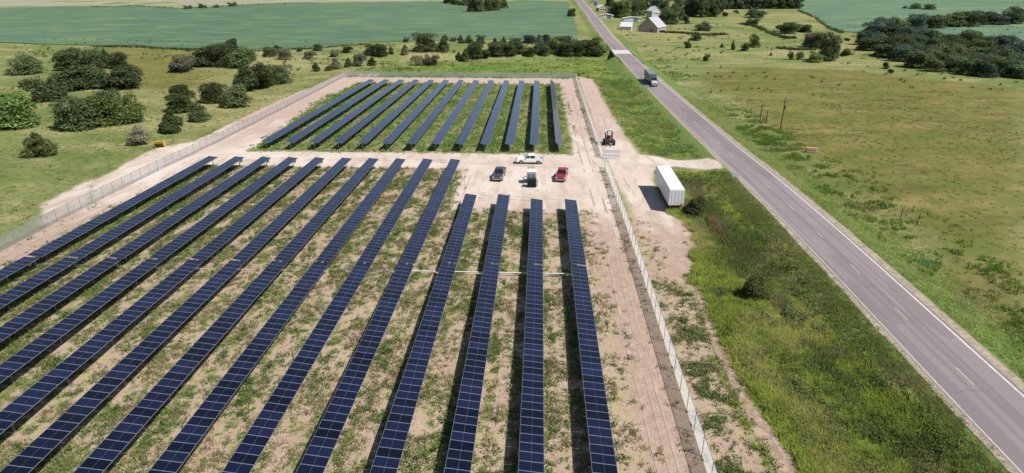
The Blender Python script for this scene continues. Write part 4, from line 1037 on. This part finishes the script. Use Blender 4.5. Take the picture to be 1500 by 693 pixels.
x, y = scatter(30000, 14, 37, 134, 262, lambda a, b: bl(sdist(a, b, lushp), 2)*(.1+.6*clumpy(a, b, 4, .5))*(1-yardm(a, b))*bl(35.5-a, 1))
tufts('tall_grass', x, y, .15+.6*fbm(x/4+7, y/4, 2), np.full(len(x), .5), 10, M_VERGE, .06, droop=.9)
# right pasture and far verge
x, y = scatter(42000, 52, 150, 40, 260, lambda a, b: (.05+.13*clumpy(a, b, 9, .45))*bl(a-53, 2)*bl(245-b, 40))
tufts('pasture_grass', x, y, .1+.3*fbm(x/6+7, y/6, 2), np.full(len(x), .55), 9, M_PG, .06, droop=1.2)
x, y = scatter(16000, 50, 66, 40, 200, lambda a, b: .7*clumpy(a, b, 3, .52)*bl(a-53, 2)*bl(63-a, 3))
tufts('tall_grass', x, y, .25+.5*fbm(x/6+7, y/6, 2), np.full(len(x), .45), 9, M_TALL, .06, droop=.6)
# left pasture
x, y = scatter(40000, -200, -77, 70, 270, lambda a, b: (.05+.2*clumpy(a, b, 9, .45))*(1-yardm(a, b)))
tufts('pasture_grass', x, y, .1+.3*fbm(x/6+7, y/6, 2), np.full(len(x), .6), 9, M_PG, .07, droop=1.2)
x, y = scatter(12000, -80, 60, 262, 330, lambda a, b: (.06+.4*clumpy(a, b, 5, .5))*(np.abs(a-road_x(b)) > 9))
tufts('tall_grass', x, y, .2+.4*fbm(x/6+7, y/6, 2), np.full(len(x), .8), 8, M_TALL, .10, droop=.9)
x, y = scatter(34000, 32.5, 38, 26, 126, lambda a, b: (.45+.55*clumpy(a, b, 1.2, .5))*bl(37.4-a, .8)*bl(a-33, 1)*(1-yardm(a, b)))
tufts('mown_grass', x, y, rng.uniform(.05, .22, len(x)), np.full(len(x), .4), 10, M_MOWN, .035, droop=1.6)
x, y = scatter(34000, 47.3, 56, 45, 220, lambda a, b: .4+.5*clumpy(a, b, 1.5, .5))
tufts('mown_grass', x, y, rng.uniform(.05, .24, len(x)), np.full(len(x), .45), 10, M_MOWN, .045, droop=1.6)
def bank(pts, wid, n, h):
    q = [W(*p) for p in pts]; X = []; Y = []
    for a, b in zip(q[:-1], q[1:]):
        t = rng.random(n); X.append(a.x+(b.x-a.x)*t+rng.normal(0, wid, n)); Y.append(a.y+(b.y-a.y)*t+rng.normal(0, wid, n))
    x = np.concatenate(X); y = np.concatenate(Y)
    tufts('creekside_scrub', x, y, rng.uniform(.3, h, len(x)), np.full(len(x), .9), 14, FOL['cedar'], .2, leafy=True)
bank([(962, 47), (1000, 49), (1036, 52), (1062, 51)], 1.0, 170, 1.8)
bank([(1085, 35), (1110, 40), (1132, 50), (1150, 56), (1165, 56)], 1.3, 150, 1.8)
bank([(1140, 71), (1165, 73), (1195, 73)], 1.0, 120, 1.5)
bank([(134, 69), (200, 69), (280, 74), (360, 76), (450, 72), (540, 65)], 1.2, 120, 1.2)
bank([(134, 10.5), (200, 9.5), (262, 13.5), (330, 9.5), (430, 5.5)], 1.2, 110, 1.6)
bank([(1171, 16), (1195, 27), (1215, 42), (1235, 48)], 1.2, 120, 1.6)
# scrub dots on the far pastures
x, y = scatter(2600, 55, 420, 230, 520, lambda a, b: clumpy(a, b, 25, .5)*.6)
tufts('low_scrub', x, y, rng.uniform(.4, 1.5, len(x)), np.full(len(x), 1.0), 16, FOL['cedar'], .2, leafy=True)
x, y = scatter(1500, -300, 30, 268, 400, lambda a, b: clumpy(a, b, 25, .5)*.6)
tufts('low_scrub', x, y, rng.uniform(.4, 1.3, len(x)), np.full(len(x), .9), 16, FOL['cedar'], .2, leafy=True)

# ------------------------------------------------------------------ camera, light, world
cam = bpy.data.cameras.new('Camera'); cam.sensor_width = 36; cam.lens = F/1500*36; cam.clip_end = 20000; cam.clip_start = .5
co = bpy.data.objects.new('Camera', cam); C.objects.link(co); co.location = (0, 0, CAMZ); co.rotation_euler = (math.pi/2-TH, 0, PS)
S.camera = co
sd = Vector((.63, -.34, 1.0)).normalized()
sun = bpy.data.lights.new('Sun', 'SUN'); sun.energy = 5.0; sun.angle = R(.5); sun.color = (1, .965, .91)
so = bpy.data.objects.new('Sun', sun); C.objects.link(so); so.rotation_euler = sd.to_track_quat('Z', 'Y').to_euler()
w = bpy.data.worlds.new('World'); S.world = w; w.use_nodes = True; nt = w.node_tree
sk = nt.nodes.new('ShaderNodeTexSky'); sk.sky_type = 'NISHITA'; sk.sun_disc = False
sk.sun_elevation = math.asin(sd.z); sk.sun_rotation = math.atan2(sd.x, sd.y); sk.air_density = 1.0; sk.dust_density = .5
nt.links.new(sk.outputs[0], nt.nodes['Background'].inputs[0]); nt.nodes['Background'].inputs[1].default_value = .07
S.view_settings.view_transform = 'Standard'; S.view_settings.look = 'None'; S.view_settings.exposure = .42; S.view_settings.gamma = 1
S.cycles.max_bounces = 5; S.cycles.diffuse_bounces = 2; S.cycles.transparent_max_bounces = 12
S.cycles.use_denoising = True
